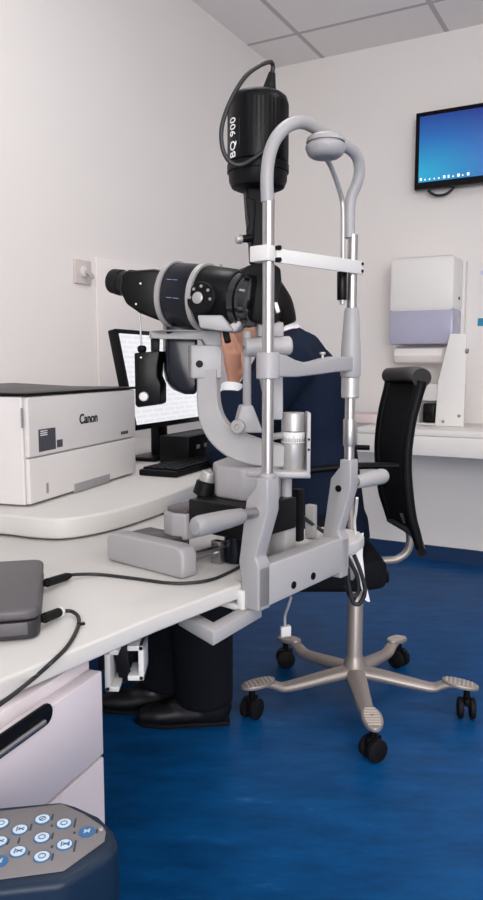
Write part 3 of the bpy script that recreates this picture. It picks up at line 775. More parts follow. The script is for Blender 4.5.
# dial on the flank
tD = tpx(218); rD = rp(205, 30)
dc = mx_(tD)+side*(rD-.004)-upx*.004
ms = MB(); ms.lathe(dc, side+upx*.1, [(0, .026), (.006, .026), (.008, .024)], 36); dl = ms.build('dial', M_blackm, fd)
ms = MB(); ms.lathe(dc-ax*.004+side*.006, side+upx*.1, [(0, .0095), (.004, .0095), (.005, .008)], 28); lab(ms.build('dial_knob', M_alu, dl), 'silver centre knob of the dial')
ms = MB()
for k in range(8):
    a = 2*PI*k/8; ms.lathe(dc+(ax*math.cos(a)+upx*math.sin(a))*.019+side*.0065, side, [(0, .0025), (.0022, .0025)], 10)
ms.build('dial_marks', M_greyd, dl)
# grey wedge and lever below the objective
ms = MB(); ms.prism([Q(197, 315, 1.19), Q(222, 315, 1.19), Q(233, 330, 1.19), Q(229, 332, 1.19), Q(199.5, 328, 1.19)], V3((.01, .05, 0)), bev=.003, seg=3); wd_ = ms.build('filter_slide', M_grey, sl)
ms = MB(); ms.prism([Q(222, 329, 1.20), Q(232, 323, 1.20), Q(243, 313, 1.20), Q(243, 322, 1.20), Q(236, 331, 1.20), Q(228, 333, 1.20)], V3((.01, .03, 0)), bev=.002); ms.build('prism_guard', M_greyl, sl)
ms = MB(); ms.cyl(Q(225, 330, 1.2), Q(228, 342, 1.19), .0055, bev=.001); ms.build('lever', M_blackm, wd_)
ms = MB(); p = Q(221, 274, 1.30); ms.cyl(p, Q(221, 264.5, 1.30), .0022); ms.build('pin', M_greyd, fd)
# binocular head: two prism housings with eyepieces
Yb = 1.34
def binoc(dY, dx):
    ms = MB()
    pr = [(120, 275), (125, 270.5), (153, 268.5), (172, 272), (176, 292), (174, 324), (156, 320), (138, 313), (125, 304), (119, 291)]
    ms.prism([at(x+dx, y, Yb+dY) for x, y in pr], V3((.025, .055, 0)), bev=.006, seg=3)
    return ms.build('prism_housing', M_black, sl)
h1_ = binoc(-.045, 0); h2_ = binoc(.065, 16)
for (h, dY, dx) in ((h1_, 0, 0), (h2_, .095, 16)):
    e0 = at(133+dx, 285, Yb+dY); e1 = at(113+dx, 281, Yb+dY+.03); ed = e1-e0
    L_ = ed.length
    ms = MB(); ms.lathe(e0, ed, [(0, .022), (L_*.45, .022), (L_*.5, .0205)], 32); tb = ms.build('eyepiece', M_black, h)
    ms = MB(); ms.lathe(e0, ed, [(L_*.5, .0205), (L_*.55, .0235), (L_*.95, .022), (L_, .019), (L_, .013), (L_*.9, .012), (L_*.9, 0)], 32); lab(ms.build('eyecup', M_rubber, tb), 'rubber eyecup')
for (x, y) in ((136, 304), (140.5, 283.5)):
    p = at(x, y, Yb-.0455); ms = MB(); ms.cyl(p, p-V3((0, .001, 0)), .0017); ms.build('screw', M_alu, h1_)
ms = MB(); ms.prism([at(x, y, 1.335) for x, y in ((150, 277), (176, 274), (178, 327), (166, 318), (151, 314))], V3((.02, .06, 0)), bev=.004); ms.build('binocular_base', M_black, sl)
# black carrier from the body down
ms = MB(); ms.prism([at(x, y, 1.275) for x, y in ((166, 318), (198, 322), (198, 384), (197, 394.5), (186, 394.5), (175, 390), (169, 381), (166.5, 370))], V3((-.012, .055, 0)), bev=.006, seg=3)
ms.build('carrier', M_navyb, sl)

# illumination: column, drum, mirror head, lamp housing
Yi = 1.215
ms = MB(); ms.cyl(at(247, 331, Yi), at(247, 412, Yi), 4.2*S(Yi), bev=.002); ms.build('lamp_column', M_grey, sl)
ms = MB(); ms.prism([at(x, y, Yi-.012) for x, y in ((241.5, 405), (253, 405), (264, 433), (236, 433), (236, 426))], V3((-.005, .024, 0)), bev=.003, seg=3); ms.build('column_foot', M_grey, sl)
p = at(239, 426.5, Yi-.02)
ms = MB(); ms.lathe(p, V3((-.35, -.94, 0)), [(-.02, .004), (0, .0045), (0, .0115), (.008, .012), (.010, .010), (.0102, .005), (.006, .004), (.006, 0)], 28); ms.build('tilt_knob', M_alu, sl)
ms = MB(); d0 = at(244, 347.5, Yi-.005); d1 = at(291, 345.5, Yi+.012); ms.lathe(d0, d1-d0, [(0, .013), (.002, .0155), ((d1-d0).length-.003, .0155), ((d1-d0).length, .012)], 36); dm = ms.build('cross_drum', M_greyl, sl)
ms = MB(); ms.cyl(d0-(d1-d0)*.01, d0, .003); ms.build('screw', M_blackm, dm)
ms = MB(); ms.prism([at(x, y, Yi+.005) for x, y in ((263, 330), (283, 330), (283.5, 410), (283, 420), (270, 420), (262, 378))], V3((-.005, .02, 0)), bev=.003, seg=3); ms.build('lamp_bracket', M_greyl, sl)
ms = MB(); ms.prism([at(x, y, Yi) for x, y in ((258, 322), (284, 322), (284, 337), (258, 337))], V3((-.005, .024, 0)), bev=.003); ms.build('bracket_cap', M_grey, sl)
# mirror head (black)
ms = MB(); ms.prism([at(x, y, Yi-.012) for x, y in ((238.5, 273), (247, 266), (259, 261), (272, 262), (281, 268), (282, 280), (278, 300), (279, 322), (262, 324), (250, 320), (239, 318), (236, 298))], V3((-.01, .06, 0)), bev=.004); mh_ = ms.build('mirror_head', M_blackm, sl, ang=25)
ms = MB(); ms.prism([at(x, y, Yi-.02) for x, y in ((273.5, 302), (277.5, 302), (280.5, 312), (276, 314))], V3((0, .02, 0)), bev=.001); ms.build('mirror', M_chrome, mh_)
ms = MB(); ms.prism([at(x, y, Yi-.016) for x, y in ((246, 186), (273, 186), (272, 262), (252, 262), (251, 240), (248, 215))], V3((-.005, .036, 0)), bev=.004, seg=3); nk_ = ms.build('neck', M_blackm, sl)
ms = MB(); ms.prism([at(x, y, Yi-.022) for x, y in ((245.5, 196), (256, 200), (254, 238), (247, 243), (246, 228), (249, 224), (247, 214))], V3((0, .012, 0)), bev=.002); ms.build('slit_lever', M_blackm, nk_)
ms = MB(); ms.cyl(at(252, 238, Yi-.02), at(241, 239, Yi-.028), .006, bev=.001); kk = ms.build('slit_knob_shaft', M_blackm, nk_)
ms = MB(); ms.cyl(at(241.5, 239, Yi-.028), at(236, 239.5, Yi-.032), .0075, .0065, bev=.0015); lab(ms.build('slit_knob', M_alu, kk), 'silver knob')
# lamp housing
lc = at(258, 150, Yi); lzz = lambda y: zat(y, lc); s1 = S(Yi)
Lc = V3((lc.x, lc.y, 0))
ms = MB(); ms.lathe(Lc, Z, [(lzz(164), 28.5*s1), (lzz(163), 29.3*s1), (lzz(104), 29.0*s1), (lzz(99), 27.5*s1), (lzz(96), 24*s1), (lzz(95), 0)], 56); lh = ms.build('lamp_housing', M_black, sl)
ms = MB(); ms.lathe(Lc, Z, [(lzz(190), 21*s1), (lzz(188), 25.5*s1), (lzz(182), 28*s1), (lzz(174), 28.4*s1), (lzz(173.5), 29.8*s1), (lzz(166), 29.8*s1), (lzz(164.5), 28.6*s1)], 56); ms.build('lamp_base', M_blackm, sl)
ms = MB()
for k in range(48):      # fine cooling ribs
    a = 2*PI*k/48; dv = V3((math.cos(a), math.sin(a), 0)); tv = V3((-dv.y, dv.x, 0))
    if -2.75 < math.atan2(dv.y, dv.x) < -2.0: continue
    ms.box(Lc+dv*(28.75*s1)+Z*((lzz(163)+lzz(106))/2), (.0022, .0030, lzz(106)-lzz(163)), dv, tv)
ms.build('cooling_ribs', M_black, lh, smooth=False)
def wraplamp(a0, r, z0):
    def f(x, y, z):   # text runs upwards: x -> z, y -> around, to the left
        a = a0-y/r; return Lc+V3((math.cos(a), math.sin(a), 0))*(r+.0012+z)+Z*(z0+x)
    return f
zt0 = (lzz(143.5))
text_bm('BQ 900', .0185, V3(), Z, R, R, bold=.0001, wrap=wraplamp(math.radians(-90-53), 29.3*s1, zt0), spacing=1.05).build('marking', M_inkw, lh, smooth=False)
text_bm('HAAG-STREIT' if False else '— — — —', .008, V3(), Z, R, R, wrap=wraplamp(math.radians(-90-37), 29.3*s1, lzz(139))).build('small_marking', M_ink, lh, smooth=False)
pz0 = at(268, 97, Yi); pz1 = at(272, 73, Yi)
ms = MB(); ms.lathe(pz0, pz1-pz0, [(0, .0115), ((pz1-pz0).length*.35, .0105), ((pz1-pz0).length, .0055)], 20); ms.build('lamp_plug', M_rubber, sl)
cpts = [(271.5, 75, 0), (273, 66, 0), (269.5, 62, -.01), (259, 66, -.03), (245, 77, -.045), (231, 100, -.055), (222, 126, -.06), (222.5, 148, -.06), (230, 162, -.06), (241, 165, -.06), (253, 159, -.055), (264, 151, -.052)]
ms = MB(); ms.tube([at(x, y, Yi+dy) for x, y, dy in cpts], .0034, n=12, sub=8); ms.build('lamp_cable', M_cable, sl)

# ---------------------------------------------------------------- tonometer
Yt = 1.29
tn = thing('tonometer', 'small black tonometer with silver knob and upright rod hanging in front of the monitor', 'tonometer', at(147, 408, Yt))
ms = MB(); ms.prism([at(x, y, Yt) for x, y in ((134, 353), (159.5, 351), (157.5, 365), (157, 376), (160.5, 384), (160.5, 403), (156, 405), (137.5, 407.5), (135, 405))], V3((.008, .028, 0)), bev=.002, seg=2); tb_ = ms.build('body', M_black, tn)
p = at(144, 396.5, Yt)
ms = MB(); ms.lathe(p+V3((0, .001, 0)), V3((0, -1, 0)), [(0, .0085), (.005, .0085), (.0065, .007), (.0066, 0)], 28); lab(ms.build('knob', M_alu, tb_), 'silver round knob')
ms = MB(); p0 = at(142, 353, Yt+.012); ms.lathe(p0, Z, [(0, .005), (.004, .008), (.010, .008), (.013, .005)], 20); ms.build('rod_socket', M_blackm, tb_)
ms = MB(); ms.cyl(at(141.5, 347, Yt+.012), at(139, 304, Yt+.012), .0018, n=12); ms.build('rod', M_alu, tn)
ms = MB(); ms.prism([at(x, y, Yt+.004) for x, y in ((150.5, 338.8), (159, 338.8), (158.5, 352.5), (151, 353))], V3((0, .016, 0)), bev=.001); ms.build('hanger', M_blackm, tn)
p = at(141, 357.5, Yt-.0002); ms = MB(); ms.cyl(p, p-V3((0, .001, 0)), .0017); ms.build('screw', M_alu, tb_)

# ---------------------------------------------------------------- dark grey supply box with two cables
zt = ZD+.040
B1 = atz(36, 607, zt); B2 = atz(41, 559, zt)
BX = (B2-B1); bl = BX.length; BX.normalize(); BN = V3((-BX.y, BX.x, 0))
sb_ = thing('power_supply', 'dark grey rounded casing with two plugs, lying on the table at left', 'electronics', (B1.x, B1.y, ZD))
def bpn(s_, n_, z_): return V3((B1.x, B1.y, 0))+BX*s_+BN*n_+Z*z_
def rrect(s0, s1, n0, n1, r, z, k=5):
    pts = []
    for (cx_, cy_, a0) in ((s1-r, n0+r, -90), (s1-r, n1-r, 0), (s0+r, n1-r, 90), (s0+r, n0+r, 180)):
        for j in range(k+1):
            a = math.radians(a0+90*j/k); pts.append(bpn(cx_+r*math.cos(a), cy_+r*math.sin(a), z))
    return pts
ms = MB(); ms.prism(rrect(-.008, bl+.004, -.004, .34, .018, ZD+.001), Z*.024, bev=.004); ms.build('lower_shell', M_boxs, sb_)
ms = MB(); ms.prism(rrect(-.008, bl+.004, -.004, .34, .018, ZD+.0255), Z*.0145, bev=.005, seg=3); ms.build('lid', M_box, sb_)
ms = MB(); ms.box(bpn(-.010, .03, ZD+.017), (.004, .04, .016), BX, BN, bev=.001); ms.build('clasp', M_box, sb_)
# plugs with cables
zk = ZD+.014
def onbox(px, z): # point on the right flank at the image column / height
    return None
pA = bpn(bl*.80, -.005, zk); pB = bpn(bl*.12, -.005, zk)
cA = thing('cable_rear', 'x', 'cable', pA); bpy.data.objects.remove(cA)
def plugcable(label, p0, p1, pts, ring):
    t = thing('plug_cable', label, 'cable', p0)
    ms = MB(); d_ = (p1-p0); L_ = d_.length
    ms.lathe(p0+d_.normalized()*.0005, d_, [(0, .0045), (.006, .0045), (.0065, .0068), (L_*.85, .0064), (L_, .004)], 18); pg = ms.build('plug', M_rubber, t)
    if ring:
        ms = MB(); ms.lathe(p0, d_, [(L_*.9, .0072), (L_*.9+.004, .0072)], 18); lab(ms.build('plug_ring', M_whitep, pg), 'white ring on the plug')
    ms = MB(); ms.tube([p1-d_*.05]+pts, .0026, n=10, sub=8); ms.build('cord', M_cable, t)
    return t
zf = ZD+.0032
aP = [atz(76, 574.5, zf+.004), atz(100, 574.5, zf), atz(135, 578.5, zf), atz(165, 582.5, zf), atz(188, 583, zf), atz(212, 579.5, zf), atz(232, 571, zf), atz(248, 562, zf)]
plugcable('black cord from the casing\'s rear plug running across the table to the slit lamp', pA, atz(70, 575.5, zf+.005), aP, False)
p1 = atz(61, 611.5, zf+.006)
bP = [atz(70, 611, zf+.004), atz(77, 615, zf+.002), atz(79, 622, zf), atz(75, 634, zf), atz(66, 648, zf)]
ev = I(-.44, .016, 0)
bP += [atz(52, 662, zf), at(34, 678, .80), at(14, 694, .725), at(-8, 710, .66), at(-40, 735, .58)]
ct = plugcable('black cord with white plug ring drooping over the table\'s front edge', pB, p1, bP, True)
p = atz(81, 624, zf+.001); ms = MB(); ms.box(p, (.010, .004, .003), (.9, .4, 0), (-.4, .9, 0)); ms.build('cord_tie', M_rubber, ct)

# ---------------------------------------------------------------- hand keypad in the foreground
ZK = .69
kp = thing('keypad_controller', 'dark blue control panel with grey keypad and round buttons at bottom left', 'control panel', atz(40, 840, ZK-.05).to_2d().to_3d()+Z*0)
out_ = [(-70, 813), (0, 805.5), (62, 800), (76, 804), (100, 815), (113, 828), (118.5, 841), (116, 851), (104, 860), (65, 883), (0, 890), (-70, 897)]
op = [atz(x, y, ZK) for x, y in out_]
ms = MB(); ms.prism([p-Z*.055 for p in op], Z*.055, bev=.006, seg=4); ms.build('housing', M_kbody, kp)
fo = [(-70, 820), (0, 812), (62, 805), (84, 815), (103, 827.5), (106, 833), (104.5, 842), (64, 871.5), (0, 880), (-70, 887)]
ms = MB(); ms.prism([atz(x, y, ZK+.0002) for x, y in fo], Z*.0012, bev=.0004); kf = ms.build('keypad_foil', M_kface, kp)
zbt_ = ZK+.0015
kX = (atz(80, 832, ZK)-atz(20, 836, ZK)).normalized(); kY = V3((-kX.y, kX.x, 0))
btns = [(42.5, 819.6, 0), (20, 830, 1), (64, 824, 2), (87, 832, 3), (42, 838, 2), (64.6, 845, 4), (18, 852, 1), (42, 857, 2), (1, 824, 2), (-.5, 842, 1), (-1, 862, 3)]
for (x, y, k) in btns:
    p = atz(x, y, zbt_); r = .0070
    ms = MB(); ms.lathe(p, Z, [(0, r), (.0006, r)], 28); b_ = ms.build('button', M_btnb, kf)
    if k != 3:
        ms = MB(); ms.lathe(p+Z*.0006, Z, [(0, r*.84), (.0004, r*.84)], 28); bf = ms.build('button_face', M_btn, b_)
        ic = M_btnb
    else: bf = b_; ic = M_btn
    ms = MB()
    zz_ = p+Z*.0011
    if k in (0, 2):
        for j in range(14):
            a = 2*PI*j/14; ms.box(zz_+kX*math.cos(a)*r*.38+kY*math.sin(a)*r*.38, (r*.2, r*.1, .0004), kX*-math.sin(a)+kY*math.cos(a), kX*math.cos(a)+kY*math.sin(a))
        if k == 0: ms.box(zz_, (r*.8, r*.12, .0004), (kX+kY).normalized(), (kY-kX).normalized())
    elif k in (1, 4):
        ms.box(zz_-kX*r*.35, (r*.14, r*.8, .0004), kX, kY); ms.box(zz_+kX*r*.15, (r*.8, r*.12, .0004), (kX+kY*.6).normalized(), (kY-kX*.6).normalized()); ms.box(zz_+kX*r*.15, (r*.8, r*.12, .0004), (kX-kY*.6).normalized(), (kY+kX*.6).normalized())
        if k == 4: ms.box(zz_+kX*r*.5, (r*.14, r*.8, .0004), kX, kY)
    else:
        ms.box(zz_, (r*1.0, r*.18, .0004), (kX+kY).normalized(), (kY-kX).normalized()); ms.box(zz_+kX*r*.25, (r*.16, r*.6, .0004), kX, kY); ms.box(zz_-kX*r*.25, (r*.16, r*.6, .0004), kX, kY)
    ms.build('button_symbol', ic, b_ if k == 3 else bf, smooth=False)
ms = MB()
for (x, y) in ((52, 826), (74.5, 833), (52, 847)): ms.lathe(atz(x, y, zbt_), Z, [(0, .0012), (.0008, .0010)], 10)
ms.build('indicator_light', M_ink, kf)
ms = MB()
for (x, y, l) in ((52.5, 817, .008), (31, 827, .009), (75, 823, .012), (52.5, 836, .008), (75, 846, .014), (29, 853, .005), (52.5, 857, .008), (8, 822, .006), (8, 842, .007), (6, 862, .005), (19, 840.5, .007), (97, 831, .006)):
    p = atz(x, y, zbt_); ms.box(p, (.0016, l, .0004), kX, kY)
ms.build('key_caption', M_ink, kf, smooth=False)
p = atz(101, 829.5, zbt_); ms = MB(); ms.lathe(p, Z, [(0, .0022), (.0010, .0018), (.0011, 0)], 16); ms.build('screw', M_greyd, kf)
pb_ = atz(45, 850, ZK-.055)
ms = MB(); ms.cyl(V3((pb_.x, pb_.y, .03)), V3((pb_.x, pb_.y, ZK-.054)), .025); ms.build('support_post', M_kbody, kp)
ms = MB(); ms.cyl(V3((pb_.x, pb_.y, .001)), V3((pb_.x, pb_.y, .03)), .075, .06, bev=.004); ms.build('foot', M_kbody, kp)

# ---------------------------------------------------------------- back counter
CZ = .77
c_f = atz(430, 430, CZ); bF = toab(c_f)[1]; aL = toab(atz(357, 428, CZ))[0]
print('counter depth', bF, 'aL', aL)
bc = thing('back_counter', 'long white worktop with deep front edge along the far wall', 'counter', room(2.2, bF/2, 0))
zlow = zat(456, c_f)
def rbox(mb, a0, a1, b0, b1, z0, z1, bev=.003): mb.prism([room(a0, b0, z0), room(a1, b0, z0), room(a1, b1, z0), room(a0, b1, z0)], (0, 0, z1-z0), bev=bev)
ms = MB(); rbox(ms, aL-.02, RA-.02, .004, bF, CZ-.03, CZ); ms.build('worktop', M_white2, bc)
ms = MB(); rbox(ms, aL-.02, RA-.02, bF-.03, bF-.002, zlow, CZ-.031); ms.build('fascia', M_white2, bc)
for a in (RA-.06, 2.75):
    ms = MB(); rbox(ms, a, a+.03, .05, bF-.04, .0005, CZ-.031); ms.build('side_panel', M_white, bc)

# paper-towel dispenser
off = .24
fA = onr(388.5, 300, off); fB = onr(454, 300, off); a0 = toab(fA)[0]; a1 = toab(fB)[0]
zt1 = onr(425, 255.5, off).z; zm = onr(425, 312, off).z; zl1 = onr(425, 344, off).z
print('dispenser', a0, a1, zt1, zm, zl1)
td = thing('towel_dispenser', 'white wall paper towel dispenser with a lavender window', 'dispenser', room((a0+a1)/2, .12, zl1))
ms = MB(); rbox(ms, a0, a1, .003, off, zm, zt1, .03); ms.build('cover', M_whiteb, td)
ms = MB(); rbox(ms, a0+.004, a1-.004, .02, off-.012, zl1, zm+.02, .012); ms.build('window', M_lav, td)
ms = MB(); rbox(ms, a0-.005, a1+.012, .002, .05, zl1-.03, zt1-.01, .004); ms.build('back_plate', M_whiteb, td)
p = room(a1+.001, off*.55, (zt1+zm)/2-.07); ms = MB(); ms.cyl(p-R*.002, p+R*.003, .008); ms.build('lock', M_blackm, td)
ms = MB()
q0 = onr(396, 349, .16); q1 = onr(444, 349, .16)
qa, qb = toab(q0)[0], toab(q1)[0]; zq = q0.z
prf = [(.0, -.01), (.03, -.035), (.08, -.06), (.11, -.085), (.14, -.075), (.165, -.04), (.15, -.002), (.1, .006), (.05, .008), (0, .008)]
ms.prism([room(qa, .05+b*.9, zl1-.018+z) for b, z in prf], R*(qb-qa), bev=.004)
tw = ms.build('paper_towel', M_tissue, None, origin=room((qa+qb)/2, .12, zl1-.02)); tag(tw, 'loose white paper towel sticking out beneath the wall dispenser', 'paper towel')
ms = MB(); rbox(ms, a0+.05, a1-.1, .08, .17, zl1+.004, zm-.03, .03); lab(ms.build('towel_stack', M_tissue, td), 'white towels behind the window')

# white rack on the counter
ra = onpl(435, 425, room(0, .27, 0), W); rb = onpl(463.5, 424, room(0, .27, 0), W); ra.z = rb.z = CZ
rk_ = thing('desk_organizer', 'white slant-sided rack standing on the back counter below the dispenser', 'rack', (ra+rb)/2)
rx = (rb-ra).normalized(); rn = V3((-rx.y, rx.x, 0)); rwid = (rb-ra).length
def rpt(s_, n_, z_): return V3((ra.x, ra.y, 0))+rx*s_+rn*n_+Z*z_
ztp = zat(333.5, rb); 
ms = MB(); ms.prism([rpt(0, 0, CZ+.001), rpt(rwid, 0, CZ+.001), rpt(rwid, 0, ztp), rpt(rwid*.43, 0, ztp), rpt(rwid*.06, 0, CZ+.22)], rn*.015, bev=.002); sp1 = ms.build('side_panel', M_whiteb, rk_)
for (x, y) in ((443, 424-2.5), (459, 416)):
    p = onpl(x, y, rpt(0, 0, 0), -rn); ms = MB(); ms.cyl(p+rn*.001, p-rn*.003, .008); ms.build('screw', M_greyd, sp1)
p = rpt(rwid, .0, zat(351, rb)); ms = MB(); ms.cyl(p-rx*.001, p+rx*.012, .012); ms.build('hook', M_greyd, sp1)
ws = rpt(0, 0, 0)
LL = .26
def lsh(z0, z1, n0, n1, m, nm, l0=0, l1=LL):
    ms = MB(); ms.prism([rpt(-l1, n0, z0), rpt(rwid-l0-.02, n0, z0), rpt(rwid-l0-.02, n1, z0), rpt(-l1, n1, z0)], (0, 0, z1-z0), bev=.003); return ms.build(nm, m, rk_)
lsh(zat(401, ra), zat(384, ra), .016, .12, M_whitep, 'drawer_unit', 0, .17)
lsh(CZ+.001, CZ+.012, .016, .14, M_whitep, 'base', 0, .17)
lsh(CZ+.012, zat(384, ra), .121, .135, M_whitep, 'back_panel', 0, .17)
p = at(416.5, 390, ra.y); pb2 = rpt(-.125, .016, zat(391, ra)); ms = MB(); ms.box(pb2, (.018, .004, .018), rx, rn); ms.build('sticker', M_ink, rk_)
p = atz(429, 422, CZ+.013); p = rpt(-.045, .06, CZ+.013)
gd = thing('lens_holder', 'small black gadget on the bottom shelf of the white rack', 'gadget', p)
ms = MB(); ms.box(p+Z*.05, (.06, .05, .098), rx, rn, bev=.008); gb = ms.build('body', M_black, gd)
ms = MB(); ms.lathe(p+Z*.065-rn*.025, -rn, [(0, .022), (.012, .022), (.014, .016)], 20); ms.build('knob', M_blackm, gb)
ms = MB(); ms.lathe(p+Z*.025-rn*.025, -rn, [(0, .014), (.010, .014), (.012, .010)], 20); ms.build('knob', M_blackm, gb)
p = rpt(-.13, .05, CZ+.013); ms = MB(); ms.lathe(p, Z, [(0, .035), (.07, .038), (.085, .03), (.09, 0)], 24)
o_ = ms.build('white_cup', M_whitep, None, origin=p); tag(o_, 'small white pot beside the black gadget in the rack', 'pot')
# pale paper box at left of the counter
pq = atz(371, 424.5, CZ)
ms = MB(); pc_ = room(toab(pq)[0]-.03, toab(pq)[1]-.12, CZ); 
ms.box(pc_+Z*.026, (.24, .2, .05), R, W, bev=.008); o_ = ms.build('tissue_box', M_pink, None, origin=pc_); tag(o_, 'low pale pink carton at the left end of the back counter', 'carton')

# notice at the right edge of the picture, on the far wall
n0 = onr(478.5, 300, .003); na = toab(n0)[0]; zt2 = onr(479, 265, .003).z; zb2 = onr(479, 326, .003).z
ntc = thing('wall_notice', 'white paper notice with a blue foot band on the far wall beside dispenser', 'notice', room(na+.15, .002, zb2))
ms = MB(); rbox(ms, na, na+.30, .0008, .0028, zb2, zt2, 0); ms.build('sheet', M_paper, ntc, smooth=False)
ms = MB(); rbox(ms, na, na+.30, .0029, .0036, zb2, zb2+.04, 0); lab(ms.build('blue_band', M_teal, ntc, smooth=False), 'blue band')
ms = MB(); rbox(ms, na+.006, na+.29, .0029, .0034, zt2-.05, zt2-.03, 0); lab(ms.build('heading_band', mat('lilac_print', (196, 200, 228), .6), ntc, smooth=False), 'lilac heading band')

# television
off = .10
tA = onr(415, 152, off); ta = toab(tA)[0]; zt3 = onr(415, 113.5, off).z; zb3 = onr(415, 190, off).z
hT = zt3-zb3; wT = hT*1.68
print('tv', ta, zt3, zb3, wT)
tv = thing('television', 'wall television at top right showing a plain blue desktop', 'television', room(ta+wT/2, .05, zb3))
ms = MB(); rbox(ms, ta, ta+wT, off-.045, off, zb3, zt3, .004); ms.build('casing', M_bez, tv)
ms = MB(); rbox(ms, ta+wT*.3, ta+wT*.7, .002, off-.046, zb3+hT*.3, zt3-hT*.3, .003); ms.build('wall_mount', M_blackm, tv)
bz_ = .022; bzb = .034
me = MB(); me.box((0, 0, 0), (wT-2*bz_, .002, hT-bz_-bzb)); so = me.build('screen', screen_mat('television_picture', 'tv'), None, smooth=False)
so.parent = tv; place(so, R, W, (0, 0, 0))
scn = room(ta+wT/2, off+.0006, (zt3-bz_+zb3+bzb)/2); so.matrix_basis = Matrix.Translation(scn-tv.location) @ so.matrix_basis
M_icon = mat('screen_icons', (235, 240, 250), .4, emit=.8)
ms = MB()
for k, w_ in enumerate((.010, .006, .006, .006, .006, .012, .008, .006, .012, .006, .012)):
    rbox(ms, ta+.03+.024*k, ta+.03+.024*k+w_, off+.0018, off+.0024, zb3+bzb+.008, zb3+bzb+.008+(.014 if w_ > .007 else .008), 0)
ms.build('taskbar_icons', M_icon, tv, smooth=False)
ms = MB(); rbox(ms, ta+.36, ta+.43, off+.0002, off+.001, zb3+.012, zb3+.022, 0); ms.build('brand_mark', M_greyd, tv, smooth=False)
tp_ = [(427, 188, .06), (431, 193, .05), (438, 195.5, .05), (446, 194, .05), (453, 188.5, .05), (457, 181, .05)]
cable('television_cable', [onr(x, y, o_) for x, y, o_ in tp_], .007, 'black cable looping below the wall television')

# ---------------------------------------------------------------- office chair
hub = atz(354, 684, .06); hub = V3((hub.x, hub.y, 0))
print('chair hub', hub)
chp = thing('office_chair', 'black mesh-back office chair on a grey five-star base with casters', 'chair', hub)
ms = MB(); ms.lathe(hub, Z, [(.075, .03), (.085, .040), (.125, .036), (.15, .028), (.16, .025), (.40, .0245), (.405, .022)], 32); ms.build('column', M_base, chp)
tgt = atz(374, 752, 0.03); a0_ = math.atan2(tgt.y-hub.y, tgt.x-hub.x)
for k in range(5):
    a = a0_+2*PI*k/5; dv = V3((math.cos(a), math.sin(a), 0)); tv_ = V3((-dv.y, dv.x, 0))
    ms = MB(); pts = [hub+dv*.02+Z*.105, hub+dv*.095+Z*.098, hub+dv*.18+Z*.088, hub+dv*.243+Z*.083, hub+dv*.270+Z*.093, hub+dv*.294+Z*.102, hub+dv*.327+Z*.104]
    ms.tube(pts, [.034, .031, .027, .024, .022, .021, .018], n=16, sub=5, sx=.95, sy=.62, up=(0, 0, 1)); lg = ms.build('leg', M_base, chp)
    ms = MB(); fpz = []
    for j in range(20):
        b_ = 2*PI*j/20; fpz.append(hub+dv*(.327+.055*math.cos(b_))+tv_*(.030*math.sin(b_))+Z*(.1005-.12*(.055*math.cos(b_))))
    ms.prism(fpz, Z*.012, bev=.003); fpt = ms.build('foot_plate', M_base, lg)
    ms = MB()
    for j in range(7):
        x_ = .287+.0125*j; w_ = .044*math.sqrt(max(.05, 1-((x_-.327)/.055)**2)); ms.box(hub+dv*x_+Z*(.1005+.0125-.12*(x_-.327)), (.005, w_, .003), dv-Z*.12, tv_)
    ms.build('foot_ribs', M_pedal, fpt, smooth=False)
    wc = hub+dv*.347; ca = a0_+.9*k+.5
    wv_ = V3((math.cos(ca), math.sin(ca), 0))
    ms = MB(); ms.cyl(wc+Z*.05, wc+Z*.098, .010); ms.box(wc+Z*.056, (.016, .05, .022), wv_, V3((-wv_.y, wv_.x, 0)), bev=.004); cs = ms.build('caster', M_blackm, lg)
    for s in (-1, 1):
        ms = MB(); c_ = wc+wv_*(s*.018)+Z*.0325; ms.lathe(c_-wv_*.009, wv_, [(0, .026), (.003, .032), (.015, .032), (.018, .026)], 26); ms.build('wheel', M_rubber, cs)
# seat
CF = V3((-1, -.0, 0)).normalized(); CS = V3((-CF.y, CF.x, 0))    # CF: the way the chair faces; CS: across
def ch(f, s, z): return hub+CF*f+CS*s+Z*z
ms = MB(); ms.box(ch(.10, 0, .405), (.20, .13, .04), CF, CS, bev=.01); ms.box(ch(-.0, 0, .42), (.20, .07, .035), CF, CS, bev=.008); ms.build('mechanism', M_blackm, chp)
ms = MB(); ms.prism([ch(f, s, .435) for f, s in ((-.06, -.20), (-.06, .20), (.03, .24), (.26, .24), (.36, .19), (.36, -.19), (.26, -.24), (.03, -.24))], Z*.085, bev=.022, seg=4); ms.build('seat', M_seat, chp)
# backrest: curved mesh panel in a tubular frame
HBW = .215
bk_prof = [(-.215, .42), (-.255, .50), (-.245, .60), (-.205, .72), (-.195, .84), (-.225, .96), (-.250, 1.03)]
# measured image columns of the near edge
def bprof(z):
    # backward offset of the backrest at height z
    pts = [(.54, -.152), (.60, -.135), (.65, -.120), (.73, -.108), (.83, -.102), (.92, -.112), (.98, -.125), (1.06, -.144)]
    for (z0, x0), (z1, x1) in zip(pts[:-1], pts[1:]):
        if z <= z1: return x0+(x1-x0)*(z-z0)/(z1-z0)
    return pts[-1][1]
ms = MB(); NS = 14; NZ = 22; grid = []
for j in range(NZ+1):
    z = .555+(1.035-.555)*j/NZ; row = []
    for i in range(NS+1):
        s = -1+2*i/NS; row.append(ch(bprof(z)-.035*(1-s*s), s*(HBW-.012), z))
    grid.append(row)
vf = [[ms.bm.verts.new(p) for p in row] for row in grid]; vb = [[ms.bm.verts.new(p-CF*.008) for p in row] for row in grid]
for j in range(NZ):
    for i in range(NS):
        ms.bm.faces.new([vf[j][i], vf[j][i+1], vf[j+1][i+1], vf[j+1][i]]); ms.bm.faces.new([vb[j][i], vb[j+1][i], vb[j+1][i+1], vb[j][i+1]])
